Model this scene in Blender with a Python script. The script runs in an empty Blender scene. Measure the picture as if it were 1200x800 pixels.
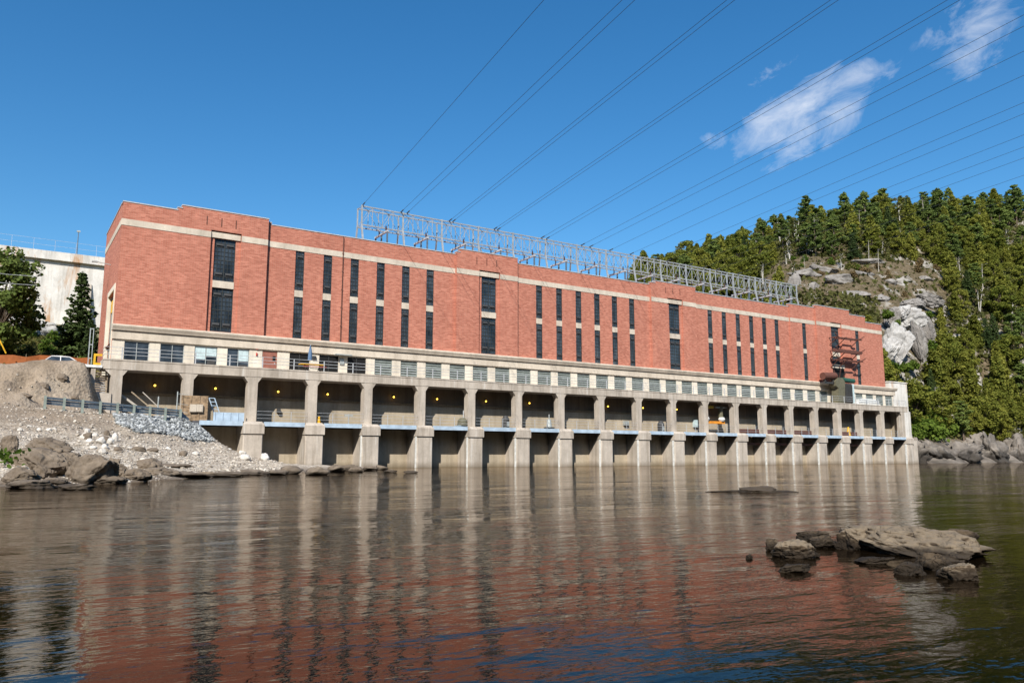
import bpy, bmesh, math, random
import numpy as np
from mathutils import Vector, Matrix, noise as mnoise
R = math.radians
random.seed(7); np.random.seed(7)
scene = bpy.context.scene
col = scene.collection
ORD = ['zeroth','first','second','third','fourth','fifth','sixth','seventh','eighth','ninth','tenth','eleventh','twelfth',
       'thirteenth','fourteenth','fifteenth','sixteenth','seventeenth','eighteenth','nineteenth','twentieth','twenty-first','twenty-second']

# ------------------------------------------------------------------ survey camera (used to turn photo measurements into world points)
FPX, TILT, HEAD, HC = 920.0, R(8.37), R(57.0), 1.1
def ray(px, py):
    x = (px-600)/FPX; y = (400-py)/FPX
    u = y*math.cos(TILT)+math.sin(TILT); w = math.cos(TILT)-y*math.sin(TILT)
    return (w*math.cos(HEAD)+x*math.sin(HEAD), w*math.sin(HEAD)-x*math.cos(HEAD), u)
def at_y(px, py, Y):
    d = ray(px, py); k = Y/d[1]; return Vector((k*d[0], Y, k*d[2]+HC))
def at_z(px, py, Z=0.0):
    d = ray(px, py); k = (Z-HC)/d[2]; return Vector((k*d[0], k*d[1], Z))
def proj(X, Y, Z):
    Z = Z-HC; w = X*math.cos(HEAD)+Y*math.sin(HEAD); r = X*math.sin(HEAD)-Y*math.cos(HEAD)
    u = Z*math.cos(TILT)-w*math.sin(TILT); ww = w*math.cos(TILT)+Z*math.sin(TILT)
    return (600+FPX*r/ww, 400-FPX*u/ww)
def depth(X, Y): return X*math.cos(HEAD)+Y*math.sin(HEAD)

# ------------------------------------------------------------------ mesh helper
class MB:
    def __init__(s): s.v=[]; s.f=[]; s.smooth=False
    def add(s, vs, fs):
        n=len(s.v); s.v+= [tuple(v) for v in vs]; s.f+=[tuple(i+n for i in f) for f in fs]; return s
    def quad(s, a,b,c,d): return s.add([a,b,c,d],[(0,1,2,3)])
    def box(s, x0,x1,y0,y1,z0,z1):
        return s.add([(x0,y0,z0),(x1,y0,z0),(x1,y1,z0),(x0,y1,z0),(x0,y0,z1),(x1,y0,z1),(x1,y1,z1),(x0,y1,z1)],
                     [(0,3,2,1),(4,5,6,7),(0,1,5,4),(1,2,6,5),(2,3,7,6),(3,0,4,7)])
    def hexa(s, bot, top):   # bot, top: 4 points each, same winding
        return s.add(list(bot)+list(top), [(3,2,1,0),(4,5,6,7),(0,1,5,4),(1,2,6,5),(2,3,7,6),(3,0,4,7)])
    def bar(s, a, b, w, h=None):
        h = h or w; a=Vector(a); b=Vector(b); d=(b-a).normalized()
        up = Vector((0,0,1)) if abs(d.z)<0.9 else Vector((0,1,0))
        r = d.cross(up).normalized(); u = r.cross(d).normalized(); r*=w/2; u*=h/2
        return s.add([a-r-u,a+r-u,a+r+u,a-r+u,b-r-u,b+r-u,b+r+u,b-r+u],
                     [(3,2,1,0),(4,5,6,7),(0,1,5,4),(1,2,6,5),(2,3,7,6),(3,0,4,7)])
    def tube(s, a, b, r0, r1=None, n=8, caps=True):
        r1 = r0 if r1 is None else r1
        a=Vector(a); b=Vector(b); d=(b-a).normalized()
        up = Vector((0,0,1)) if abs(d.z)<0.9 else Vector((1,0,0))
        r = d.cross(up).normalized(); u = r.cross(d).normalized()
        vs=[]
        for p,rr in ((a,r0),(b,r1)):
            for i in range(n):
                t=2*math.pi*i/n; vs.append(p+(r*math.cos(t)+u*math.sin(t))*rr)
        fs=[(i,(i+1)%n,n+(i+1)%n,n+i) for i in range(n)]
        if caps: fs+=[tuple(range(n-1,-1,-1)),tuple(range(n,2*n))]
        return s.add(vs,fs)
    def path(s, pts, r, n=6):
        for a,b in zip(pts[:-1],pts[1:]): s.tube(a,b,r,r,n)
        return s
    def prism(s, poly, a, b, axis='y'):   # poly in (u,v), extruded along axis from a to b
        m=len(poly)
        def P(u,v,t): return {'y':(u,t,v),'x':(t,u,v),'z':(u,v,t)}[axis]
        vs=[P(u,v,a) for u,v in poly]+[P(u,v,b) for u,v in poly]
        fs=[(i,(i+1)%m,m+(i+1)%m,m+i) for i in range(m)]+[tuple(range(m-1,-1,-1)),tuple(range(m,2*m))]
        return s.add(vs,fs)
    def build(s, name, mat, parent=None, off=(0,0,0), smooth=False):
        me=bpy.data.meshes.new(name)
        o=Vector(off); me.from_pydata([tuple(Vector(v)-o) for v in s.v],[],s.f)
        bm=bmesh.new(); bm.from_mesh(me); bmesh.ops.recalc_face_normals(bm,faces=bm.faces); bm.to_mesh(me); bm.free()
        if smooth: me.polygons.foreach_set('use_smooth',[True]*len(me.polygons))
        me.materials.append(mat)
        ob=bpy.data.objects.new(name,me); col.objects.link(ob)
        if parent: ob.parent=parent
        return ob
def tag(o,label=None,cat=None,group=None,kind=None):
    if label: o['label']=label
    if cat: o['category']=cat
    if group: o['group']=group
    if kind: o['kind']=kind
    return o
def empty(name, loc, label=None, cat=None, group=None, rz=0):
    o=bpy.data.objects.new(name,None); o.empty_display_size=.3; col.objects.link(o)
    o.location=loc; o.rotation_euler=(0,0,rz); return tag(o,label,cat,group)
def copy_tree(o, parent=None):
    c=o.copy(); col.objects.link(c)
    if parent: c.parent=parent
    for ch in list(o.children): copy_tree(ch,c)
    return c
def solo(mb,name,mat,loc,label,cat,group=None,smooth=False):   # a thing that is one mesh given in world coordinates
    o=mb.build(name,mat,None,loc,smooth); o.location=loc; return tag(o,label,cat,group)

# ------------------------------------------------------------------ materials
class NT:
    def __init__(s,name):
        s.m=bpy.data.materials.new(name); s.m.use_nodes=True; s.t=s.m.node_tree; s.n=s.t.nodes; s.l=s.t.links
        s.b=s.n['Principled BSDF']; s.out=s.n['Material Output']
    def N(s,typ,**k):
        n=s.n.new(typ)
        for a,v in k.items():
            if a.startswith('i_'): n.inputs[a[2:]].default_value=v
            else: setattr(n,a,v)
        return n
    def L(s,a,b): s.l.new(a,b)
    def coord(s,scale=(1,1,1),obj=True,rot=(0,0,0)):
        if obj: src=s.N('ShaderNodeTexCoord').outputs['Object']
        else: src=s.N('ShaderNodeNewGeometry').outputs['Position']
        mp=s.N('ShaderNodeMapping'); mp.inputs['Scale'].default_value=scale; mp.inputs['Rotation'].default_value=rot
        s.L(src,mp.inputs['Vector']); return mp.outputs['Vector']
    def noise(s,vec,scale,detail=4,rough=.55,dist=0):
        n=s.N('ShaderNodeTexNoise'); n.inputs['Scale'].default_value=scale; n.inputs['Detail'].default_value=detail
        n.inputs['Roughness'].default_value=rough; n.inputs['Distortion'].default_value=dist; s.L(vec,n.inputs['Vector']); return n.outputs['Fac']
    def ramp(s,fac,stops):
        r=s.N('ShaderNodeValToRGB'); e=r.color_ramp.elements
        while len(e)<len(stops): e.new(.5)
        for el,(p,c) in zip(e,stops):
            el.position=p; el.color=(c if isinstance(c,tuple) else (c,c,c))+(1,) if not (isinstance(c,tuple) and len(c)==4) else c
        s.L(fac,r.inputs['Fac']); return r.outputs['Color']
    def mix(s,fac,a,b,mode='MIX'):
        m=s.N('ShaderNodeMix',data_type='RGBA',blend_type=mode)
        for v,k in ((fac,0),(a,6),(b,7)):
            if hasattr(v,'is_linked') or isinstance(v,bpy.types.NodeSocket): s.L(v,m.inputs[k])
            else: m.inputs[k].default_value=(v if k==0 else tuple(v)+(1,))
        return m.outputs[2]
    def math(s,op,a,b=0.0,clamp=False):
        m=s.N('ShaderNodeMath',operation=op); m.use_clamp=clamp
        for v,k in ((a,0),(b,1)):
            if isinstance(v,bpy.types.NodeSocket): s.L(v,m.inputs[k])
            else: m.inputs[k].default_value=v
        return m.outputs[0]
    def bump(s,h,strength=.5,dist=.05):
        b=s.N('ShaderNodeBump'); b.inputs['Strength'].default_value=strength; b.inputs['Distance'].default_value=dist
        s.L(h,b.inputs['Height']); s.L(b.outputs['Normal'],s.b.inputs['Normal'])
    def color(s,c):
        if isinstance(c,bpy.types.NodeSocket): s.L(c,s.b.inputs['Base Color'])
        else: s.b.inputs['Base Color'].default_value=tuple(c)+(1,)
    def set(s,rough=.8,metal=0,spec=.3):
        s.b.inputs['Roughness'].default_value=rough; s.b.inputs['Metallic'].default_value=metal
        s.b.inputs['Specular IOR Level'].default_value=spec; return s.m
    def posz(s):
        g=s.N('ShaderNodeNewGeometry'); x=s.N('ShaderNodeSeparateXYZ'); s.L(g.outputs['Position'],x.inputs[0]); return x.outputs[2]

def plain(name,c,rough=.7,metal=0,spec=.3,var=.12,scale=3.0):
    t=NT(name); v=t.coord(obj=False); n=t.noise(v,scale,4)
    lo=tuple(x*(1-var*2) for x in c); hi=tuple(min(1,x*(1+var)) for x in c)
    t.color(t.ramp(n,[(.3,lo),(.7,hi)])); return t.set(rough,metal,spec)

def mk_brick():
    t=NT('red brick'); v=t.coord(obj=False)
    g=t.N('ShaderNodeNewGeometry'); sx=t.N('ShaderNodeSeparateXYZ'); t.L(g.outputs['Position'],sx.inputs[0])
    u=t.math('ADD',sx.outputs[0],sx.outputs[1]); cb=t.N('ShaderNodeCombineXYZ'); t.L(u,cb.inputs[0]); t.L(sx.outputs[2],cb.inputs[1])
    b=t.N('ShaderNodeTexBrick'); t.L(cb.outputs[0],b.inputs['Vector'])
    b.inputs['Scale'].default_value=1.0; b.inputs['Brick Width'].default_value=.42; b.inputs['Row Height'].default_value=.11
    b.inputs['Mortar Size'].default_value=.010; b.inputs['Mortar Smooth'].default_value=.2; b.inputs['Bias'].default_value=0
    b.inputs['Color1'].default_value=(.385,.120,.077,1); b.inputs['Color2'].default_value=(.57,.216,.146,1); b.inputs['Mortar'].default_value=(.48,.29,.215,1)
    # courses: mottling stretched along the wall
    mp=t.N('ShaderNodeMapping'); mp.inputs['Scale'].default_value=(1.1,7,1); t.L(cb.outputs[0],mp.inputs['Vector'])
    n1=t.noise(mp.outputs[0],1.0,6,.75)
    n2=t.noise(cb.outputs[0],.16,5,.6)
    c=t.mix(.50,b.outputs['Color'],t.ramp(n1,[(.32,(.62,.60,.60)),(.5,(.95,.95,.95)),(.66,(1.22,1.24,1.26))]),'MULTIPLY')
    c=t.mix(.6,c,t.ramp(n2,[(.3,(.86,.84,.84)),(.7,(1.12,1.13,1.14))]),'MULTIPLY')
    mp2=t.N('ShaderNodeMapping'); mp2.inputs['Scale'].default_value=(1.4,.10,1); t.L(cb.outputs[0],mp2.inputs['Vector'])
    n3=t.noise(mp2.outputs[0],1.0,4,.6)
    c=t.mix(.35,c,t.ramp(n3,[(.35,(.78,.76,.76)),(.6,(1,1,1)),(.75,(1.2,1.22,1.22))]),'MULTIPLY')
    t.color(c); t.bump(b.outputs['Fac'],-.3,.01); return t.set(.9,0,.2)
def mk_concrete(name,c,streak=.5,wet=True,white=.0,rust=0):
    t=NT(name); v=t.coord(obj=False); vs=t.coord((1.6,1.6,.12),False)
    n=t.noise(v,.5,6,.6); n2=t.noise(vs,1.0,5,.65); n3=t.noise(v,6,5,.7)
    base=t.ramp(n,[(.3,tuple(x*.78 for x in c)),(.7,tuple(x*1.12 for x in c))])
    base=t.mix(streak,base,t.ramp(n2,[(.36,(.50,.47,.43)),(.52,(1,1,1)),(.72,(1.16,1.16,1.16))]),'MULTIPLY')
    base=t.mix(.5,base,t.ramp(n3,[(.3,(.8,.8,.8)),(.7,(1.12,1.12,1.12))]),'MULTIPLY')
    if white>0:
        w=t.ramp(t.noise(vs,1.7,4,.7,.4),[(.58,0.0),(.68,1.0)]); base=t.mix(t.math('MULTIPLY',w,white),base,(.75,.74,.70))
    if rust>0:
        w=t.ramp(t.noise(t.coord((.5,.5,.09),False),1.0,5,.7,.6),[(.545,0.0),(.66,1.0)]); base=t.mix(t.math('MULTIPLY',w,rust),base,(.45,.24,.10))
    if wet:   # tide mark
        z=t.math('ADD',t.posz(),t.math('MULTIPLY',t.noise(t.coord((.8,.8,.3),False),1,4),.7))
        m=t.ramp(t.math('MULTIPLY',z,.25),[(.06,1.0),(.25,0.0)])
        base=t.mix(t.math('MULTIPLY',m,.9),base,(c[0]*.36,c[1]*.33,c[2]*.28))
    t.color(base); t.bump(n3,.25,.03); return t.set(.9,0,.2)
def mk_rock(name,c,dark,scale=1.0,wet=None,crack=True,top=None):
    t=NT(name); v=t.coord(obj=False)
    n=t.noise(v,.8*scale,8,.65,.4); n2=t.noise(v,5*scale,6,.7)
    base=t.ramp(n,[(.28,dark),(.48,tuple((a+b)/2 for a,b in zip(c,dark))),(.7,c)])
    base=t.mix(.6,base,t.ramp(n2,[(.3,(.72,.70,.68)),(.7,(1.2,1.2,1.2))]),'MULTIPLY')
    h=n2
    if crack:
        vo=t.N('ShaderNodeTexVoronoi',feature='DISTANCE_TO_EDGE'); vo.inputs['Scale'].default_value=1.1*scale
        wv=t.N('ShaderNodeVectorMath',operation='ADD'); t.L(v,wv.inputs[0])
        nn=t.N('ShaderNodeTexNoise'); nn.inputs['Scale'].default_value=1.5*scale; nn.inputs['Detail'].default_value=5; t.L(v,nn.inputs['Vector']); t.L(nn.outputs['Color'],wv.inputs[1])
        t.L(wv.outputs[0],vo.inputs['Vector'])
        cr=t.ramp(vo.outputs['Distance'],[(.0,.45),(.05,1.0)])
        base=t.mix(.8,base,cr,'MULTIPLY'); h=t.math('ADD',n2,t.math('MULTIPLY',cr,.8))
    if top:
        g=t.N('ShaderNodeNewGeometry'); s=t.N('ShaderNodeSeparateXYZ'); t.L(g.outputs['Normal'],s.inputs[0])
        f=t.ramp(t.math('ADD',s.outputs[2],t.math('MULTIPLY',t.math('SUBTRACT',n,.5),.8)),[(.35,0.0),(.75,1.0)])
        base=t.mix(f,base,t.mix(.5,top,t.ramp(n2,[(.3,(.6,.6,.6)),(.7,(1.15,1.15,1.15))]),'MULTIPLY'))
    if wet:
        z=t.math('ADD',t.posz(),t.math('MULTIPLY',t.math('SUBTRACT',n,.5),wet*1.2))
        m=t.ramp(t.math('DIVIDE',z,wet*2),[(.3,1.0),(.5,0.0)])
        base=t.mix(t.math('MULTIPLY',m,.85),base,tuple(x*.5 for x in dark))
    t.color(base); t.bump(h,.7,.12/scale); return t.set(.88,0,.25)
def mk_leaf(name,a,b,trans=.35):
    t=NT(name); g=t.N('ShaderNodeNewGeometry'); oi=t.N('ShaderNodeObjectInfo')
    f=t.math('MULTIPLY_ADD',g.outputs['Random Per Island'],.6); 
    f=t.math('ADD',t.math('MULTIPLY',g.outputs['Random Per Island'],.6),t.math('MULTIPLY',oi.outputs['Random'],.4))
    c=t.ramp(f,[(.05,a),(.95,b)])
    t.color(c); t.set(.7,0,.15)
    tr=t.N('ShaderNodeBsdfTranslucent'); t.L(c,tr.inputs['Color'])
    mx=t.N('ShaderNodeMixShader'); mx.inputs[0].default_value=trans; t.L(t.b.outputs[0],mx.inputs[1]); t.L(tr.outputs[0],mx.inputs[2]); t.L(mx.outputs[0],t.out.inputs[0])
    return t.m
def mk_emit(name,c,s):
    t=NT(name); t.color(c); t.b.inputs['Emission Color'].default_value=tuple(c)+(1,); t.b.inputs['Emission Strength'].default_value=s; return t.set(.4)

M={}
M['brick']=mk_brick()
M['stone']=mk_concrete('limestone trim',(.62,.54,.44),.25,False)
M['ashlar']=mk_concrete('pale limestone storey',(.72,.65,.54),.2,False)
M['conc']=mk_concrete('weathered concrete',(.50,.435,.365),.5,True,.3)
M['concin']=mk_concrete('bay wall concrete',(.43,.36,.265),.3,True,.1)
M['concshade']=mk_concrete('brown concrete with painted shade',(.20,.155,.115),.4,False)  # browner wall tone, darkened further to paint in the bay shade
M['dam']=mk_concrete('old dam concrete',(.70,.665,.61),.35,False,.7,.8)
M['steel']=plain('galvanised steel',(.50,.51,.52),.5,.15,.4,.1,2)
M['lattice']=plain('weathered lattice steel',(.36,.385,.40),.55,.15,.4,.12,2)
M['blacksteel']=plain('black window steel',(.040,.045,.045),.5,0,.4)
M['darkmetal']=plain('dark metal',(.05,.05,.05),.55,0,.4)
M['alu']=plain('grey aluminium',(.42,.45,.44),.45,.2,.5)
M['louver']=plain('grey green louver paint',(.24,.27,.25),.5,0,.4)
M['black']=plain('black interior',(.008,.008,.008),.8)
M['white']=plain('white paint',(.75,.75,.72),.4)
M['blind']=plain('pale blue blind',(.50,.62,.64),.7)
M['door']=plain('red brown door paint',(.30,.12,.085),.6)
M['bluepaint']=plain('pale blue steel paint',(.44,.55,.66),.45,0,.4,.12,1.5)
M['underside']=plain('dark deck steel',(.10,.10,.11),.7)
M['brownsteel']=plain('rusty brown steel',(.13,.055,.04),.75)
M['tank']=plain('olive grey tank paint',(.14,.13,.085),.6)
M['greenroof']=plain('dark green paint',(.03,.10,.07),.5)
M['yellow']=plain('yellow paint',(.80,.45,.03),.5)
M['orange']=plain('orange paint',(.75,.28,.03),.5)
M['orangenet']=plain('orange barrier net',(.32,.10,.03),.8)
M['wood']=plain('weathered timber',(.30,.24,.17),.85,0,.2,.25,6)
M['plywood']=plain('brown plywood',(.34,.24,.15),.85,0,.2,.25,4)
M['guard']=plain('blue grey barrier steel',(.13,.17,.21),.55,.2,.4)
M['post']=plain('grey green timber post',(.24,.28,.25),.8)
M['red']=plain('red plastic',(.5,.06,.04),.5)
M['umbrella']=plain('blue umbrella cloth',(.10,.17,.28),.8)
M['carpaint']=plain('white car paint',(.8,.8,.8),.2,0,.5,.02)
M['glass']=None
t=NT('dark window glass'); v=t.coord((.9,.9,.45),False); n=t.noise(v,.9,4)
t.color(t.ramp(n,[(.35,(.014,.021,.030)),(.7,(.065,.088,.115))])); M['glass']=t.set(.12,0,.5)
t=NT('sky toned window glass'); v=t.coord((1.2,1.2,.5),False); n=t.noise(v,1.2,5)
oi=t.N('ShaderNodeObjectInfo'); t.color(t.mix(t.math('MULTIPLY',oi.outputs['Random'],.5),t.ramp(n,[(.3,(.010,.015,.021)),(.55,(.055,.070,.088)),(.8,(.15,.165,.17))]),(.02,.025,.03))); M['glass2']=t.set(.2,0,.5)  # noise and per-object tones paint varied sky reflections into the panes
M['lampglow']=mk_emit('sodium lamp glow',(1,.62,.08),3.0)
M['cable']=plain('power cable',(.07,.075,.08),.6)
M['insul']=plain('brown porcelain',(.10,.05,.04),.3)
M['shorerock']=mk_rock('brown shore rock',(.235,.19,.145),(.095,.073,.053),1.3,.25,False)
M['whiterock']=mk_rock('pale broken rock',(.74,.71,.66),(.42,.39,.35),1.2,None,False)
M['isle']=mk_rock('river rock',(.13,.095,.062),(.04,.028,.018),2.4,.12,True,(.215,.168,.115))
M['isledark']=mk_rock('wet river rock',(.115,.085,.055),(.035,.025,.016),2.6,.12,True)
M['cliff']=mk_rock('pale grey cliff rock',(.54,.52,.49),(.20,.19,.18),.45,None,False)
M['outcrop']=mk_rock('grey outcrop rock',(.33,.305,.28),(.11,.10,.09),.5,None,False)
M['shorecliff']=mk_rock('dark shore ledge rock',(.29,.255,.22),(.07,.06,.05),.35,2.6,False)
M['stones']=None
def mk_stones(name,a,b,c):
    t=NT(name); g=t.N('ShaderNodeNewGeometry')
    t.color(t.ramp(g.outputs['Random Per Island'],[(.0,a),(.5,b),(1.0,c)])); return t.set(.9,0,.2)
M['stones']=mk_stones('beach stones',(.21,.175,.14),(.40,.35,.29),(.60,.55,.48))
M['bluestones']=mk_stones('crushed blue grey stone',(.13,.14,.14),(.27,.28,.28),(.50,.52,.52))
M['bark']=plain('bark',(.16,.12,.09),.9,0,.1,.3,4)
M['birchbark']=plain('birch bark',(.62,.58,.52),.8,0,.1,.2,3)
M['deadwood']=plain('grey dead wood',(.40,.36,.31),.9)
M['pine']=mk_leaf('pine needles',(.070,.110,.026),(.215,.265,.065))
M['cedar']=mk_leaf('cedar foliage',(.095,.118,.018),(.300,.290,.050))
M['spruce']=mk_leaf('spruce needles',(.036,.064,.022),(.120,.165,.050))
M['broad']=mk_leaf('broad leaves',(.050,.085,.018),(.170,.215,.050))
M['fall']=mk_leaf('yellow green broad leaves',(.085,.120,.016),(.285,.275,.048))
M['bright']=mk_leaf('bright shrub leaves',(.055,.105,.012),(.150,.205,.030))
M['olive']=mk_leaf('olive shrub leaves',(.070,.085,.018),(.190,.175,.045))
M['under']=mk_leaf('scrub leaves',(.036,.046,.012),(.135,.130,.038))
M['dry']=mk_leaf('dry undergrowth',(.11,.075,.030),(.26,.185,.090))
M['grass']=mk_leaf('meadow grass',(.06,.085,.02),(.22,.18,.06))

def mk_ground():
    t=NT('shore gravel and earth'); v=t.coord(obj=False)
    n=t.noise(v,.22,6,.6); n2=t.noise(v,3.0,7,.75); vo=t.N('ShaderNodeTexVoronoi'); vo.inputs['Scale'].default_value=4.5; t.L(v,vo.inputs['Vector'])
    vc=t.N('ShaderNodeSeparateXYZ'); t.L(vo.outputs['Color'],vc.inputs[0])
    earth=t.ramp(n,[(.3,(.20,.155,.11)),(.5,(.30,.24,.18)),(.7,(.40,.34,.265))])
    grav=t.ramp(vc.outputs[0],[(.0,(.28,.235,.185)),(.5,(.45,.395,.32)),(1.0,(.60,.54,.46))])
    g=t.N('ShaderNodeNewGeometry'); s=t.N('ShaderNodeSeparateXYZ'); t.L(g.outputs['Normal'],s.inputs[0])
    p=t.N('ShaderNodeSeparateXYZ'); t.L(g.outputs['Position'],p.inputs[0])
    zz=t.math('ADD',p.outputs[2],t.math('MULTIPLY',t.math('SUBTRACT',n,.5),4))
    lowf=t.ramp(t.math('DIVIDE',zz,10),[(.20,1.0),(.34,0.0)])
    c=t.mix(t.math('MULTIPLY',lowf,.85),earth,grav)
    c=t.mix(.8,c,t.ramp(n2,[(.32,(.55,.53,.51)),(.5,(.98,.98,.98)),(.68,(1.25,1.25,1.25))]),'MULTIPLY')
    # wet rim at the water's edge
    m=t.ramp(t.math('ADD',p.outputs[2],t.math('MULTIPLY',t.math('SUBTRACT',n2,.5),.3)),[(.10,1.0),(.35,0.0)])
    c=t.mix(t.math('MULTIPLY',m,.8),c,(.12,.09,.065))
    # meadow behind the bank
    yy=t.ramp(t.math('DIVIDE',t.math('ADD',p.outputs[1],t.math('MULTIPLY',t.math('SUBTRACT',n,.5),10)),200),[(.42,0.0),(.455,1.0)])
    c=t.mix(t.math('MULTIPLY',yy,.8),c,t.ramp(n2,[(.3,(.10,.10,.04)),(.7,(.22,.19,.09))]))
    t.color(c); t.bump(t.math('ADD',n2,t.math('MULTIPLY',vo.outputs['Distance'],.8)),.8,.10); return t.set(.95,0,.15)
M['ground']=mk_ground()
def mk_hill():
    t=NT('hillside rock and soil'); v=t.coord(obj=False)
    n=t.noise(v,.10,7,.65,.5); n2=t.noise(v,.9,7,.72); n4=t.noise(t.coord((.35,.35,1.3),False,(.5,.2,.3)),.5,7,.7,.6)
    rock=t.ramp(n4,[(.30,(.08,.07,.06)),(.46,(.24,.22,.19)),(.64,(.44,.41,.37))])
    soil=t.ramp(n2,[(.3,(.050,.044,.022)),(.5,(.115,.088,.052)),(.7,(.20,.155,.105))])
    g=t.N('ShaderNodeNewGeometry'); s=t.N('ShaderNodeSeparateXYZ'); t.L(g.outputs['Normal'],s.inputs[0])
    f=t.math('ADD',t.math('MULTIPLY',t.math('SUBTRACT',n,.5),2.2),t.math('SUBTRACT',.66,s.outputs[2]))
    c=t.mix(t.ramp(f,[(.02,0.0),(.16,1.0)]),soil,rock)
    zz=t.math('ADD',t.posz(),t.math('MULTIPLY',t.math('SUBTRACT',n2,.5),5))
    c=t.mix(t.ramp(t.math('DIVIDE',zz,10),[(.30,1.0),(.5,0.0)]),c,t.ramp(n4,[(.3,(.05,.042,.034)),(.65,(.26,.225,.19))]))
    t.color(c); t.bump(t.math('ADD',n4,n2),.8,.5); return t.set(.95,0,.15)
M['hill']=mk_hill()
def mk_water():
    t=NT('brown river water'); 
    v=t.coord((1,1,1),False)
    # direction of the ripples: crests roughly across the view
    a=t.noise(t.coord((.55,1.5,1),False,(0,0,R(28))),1.3,4,.5,.3)
    b=t.noise(t.coord((.8,1.6,1),False,(0,0,R(40))),4.2,3,.5,.3)
    c=t.noise(t.coord((.9,1.4,1),False,(0,0,R(15))),11.0,3,.55)
    big=t.noise(v,.10,3,.5); patch=t.ramp(t.noise(t.coord((.5,1,1),False,(0,0,R(33))),.16,3,.55,.6),[(.35,.35),(.65,1.25)])
    h=t.math('ADD',t.math('MULTIPLY',a,.058),t.math('MULTIPLY',b,.0195))
    h=t.math('ADD',h,t.math('MULTIPLY',c,.0052))
    sw=t.math('ADD',t.math('MULTIPLY',t.noise(t.coord((.7,1.3,1),False,(0,0,R(34))),.5,2,.5,.3),.050),t.math('MULTIPLY',t.noise(t.coord((.6,1.3,1),False,(0,0,R(30))),.17,2,.5,.4),.075))
    h=t.math('ADD',h,sw)
    h=t.math('ADD',t.math('MULTIPLY',h,patch),t.math('MULTIPLY',big,.10))
    bp=t.N('ShaderNodeBump'); bp.inputs['Strength'].default_value=1.0; bp.inputs['Distance'].default_value=WAVE
    t.L(h,bp.inputs['Height'])
    # tannin-brown body under a rippled surface; sub-pixel ripples keep the far water from mirroring fully
    d=t.N('ShaderNodeBsdfDiffuse'); d.inputs['Color'].default_value=(.0065,.0042,.0022,1); t.L(bp.outputs['Normal'],d.inputs['Normal'])
    g=t.N('ShaderNodeBsdfGlossy'); g.inputs['Color'].default_value=(1,.94,.87,1); g.inputs['Roughness'].default_value=.025; t.L(bp.outputs['Normal'],g.inputs['Normal'])
    fr=t.N('ShaderNodeFresnel'); fr.inputs['IOR'].default_value=1.33; t.L(bp.outputs['Normal'],fr.inputs['Normal'])
    mx=t.N('ShaderNodeMixShader'); t.L(t.math('MULTIPLY',t.math('POWER',fr.outputs[0],1.05),.86),mx.inputs[0]); t.L(d.outputs[0],mx.inputs[1]); t.L(g.outputs[0],mx.inputs[2]); t.L(mx.outputs[0],t.out.inputs[0])
    return t.m
WAVE=.42
M['water']=mk_water()

# ------------------------------------------------------------------ terrain (radial basis surface through surveyed points)
class Surf:
    def __init__(s, pts):
        P=np.array(pts,float); s.P=P; D=np.hypot(P[:,None,0]-P[None,:,0],P[:,None,1]-P[None,:,1])
        n=len(P); A=np.zeros((n+3,n+3)); A[:n,:n]=-D-np.eye(n)*.02; A[:n,n]=1; A[:n,n+1:]=P[:,:2]; A[n,:n]=1; A[n+1:,:n]=P[:,:2].T
        s.w=np.linalg.solve(A,np.concatenate([P[:,2],np.zeros(3)]))
    def z(s,X,Y):
        X=np.asarray(X,float); Y=np.asarray(Y,float); sh=X.shape; X=X.ravel(); Y=Y.ravel(); out=np.empty(len(X)); n=len(s.P)
        for i in range(0,len(X),20000):
            x=X[i:i+20000]; y=Y[i:i+20000]; D=np.hypot(x[:,None]-s.P[None,:,0],y[:,None]-s.P[None,:,1])
            out[i:i+20000]=-D@s.w[:n]+s.w[n]+s.w[n+1]*x+s.w[n+2]*y
        return out.reshape(sh)
    def at(s,x,y): return float(s.z(np.array([x]),np.array([y]))[0])
def fb(x,y,z,o=5): return mnoise.fractal(Vector((x,y,z)),1.0,2.0,o)
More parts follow.
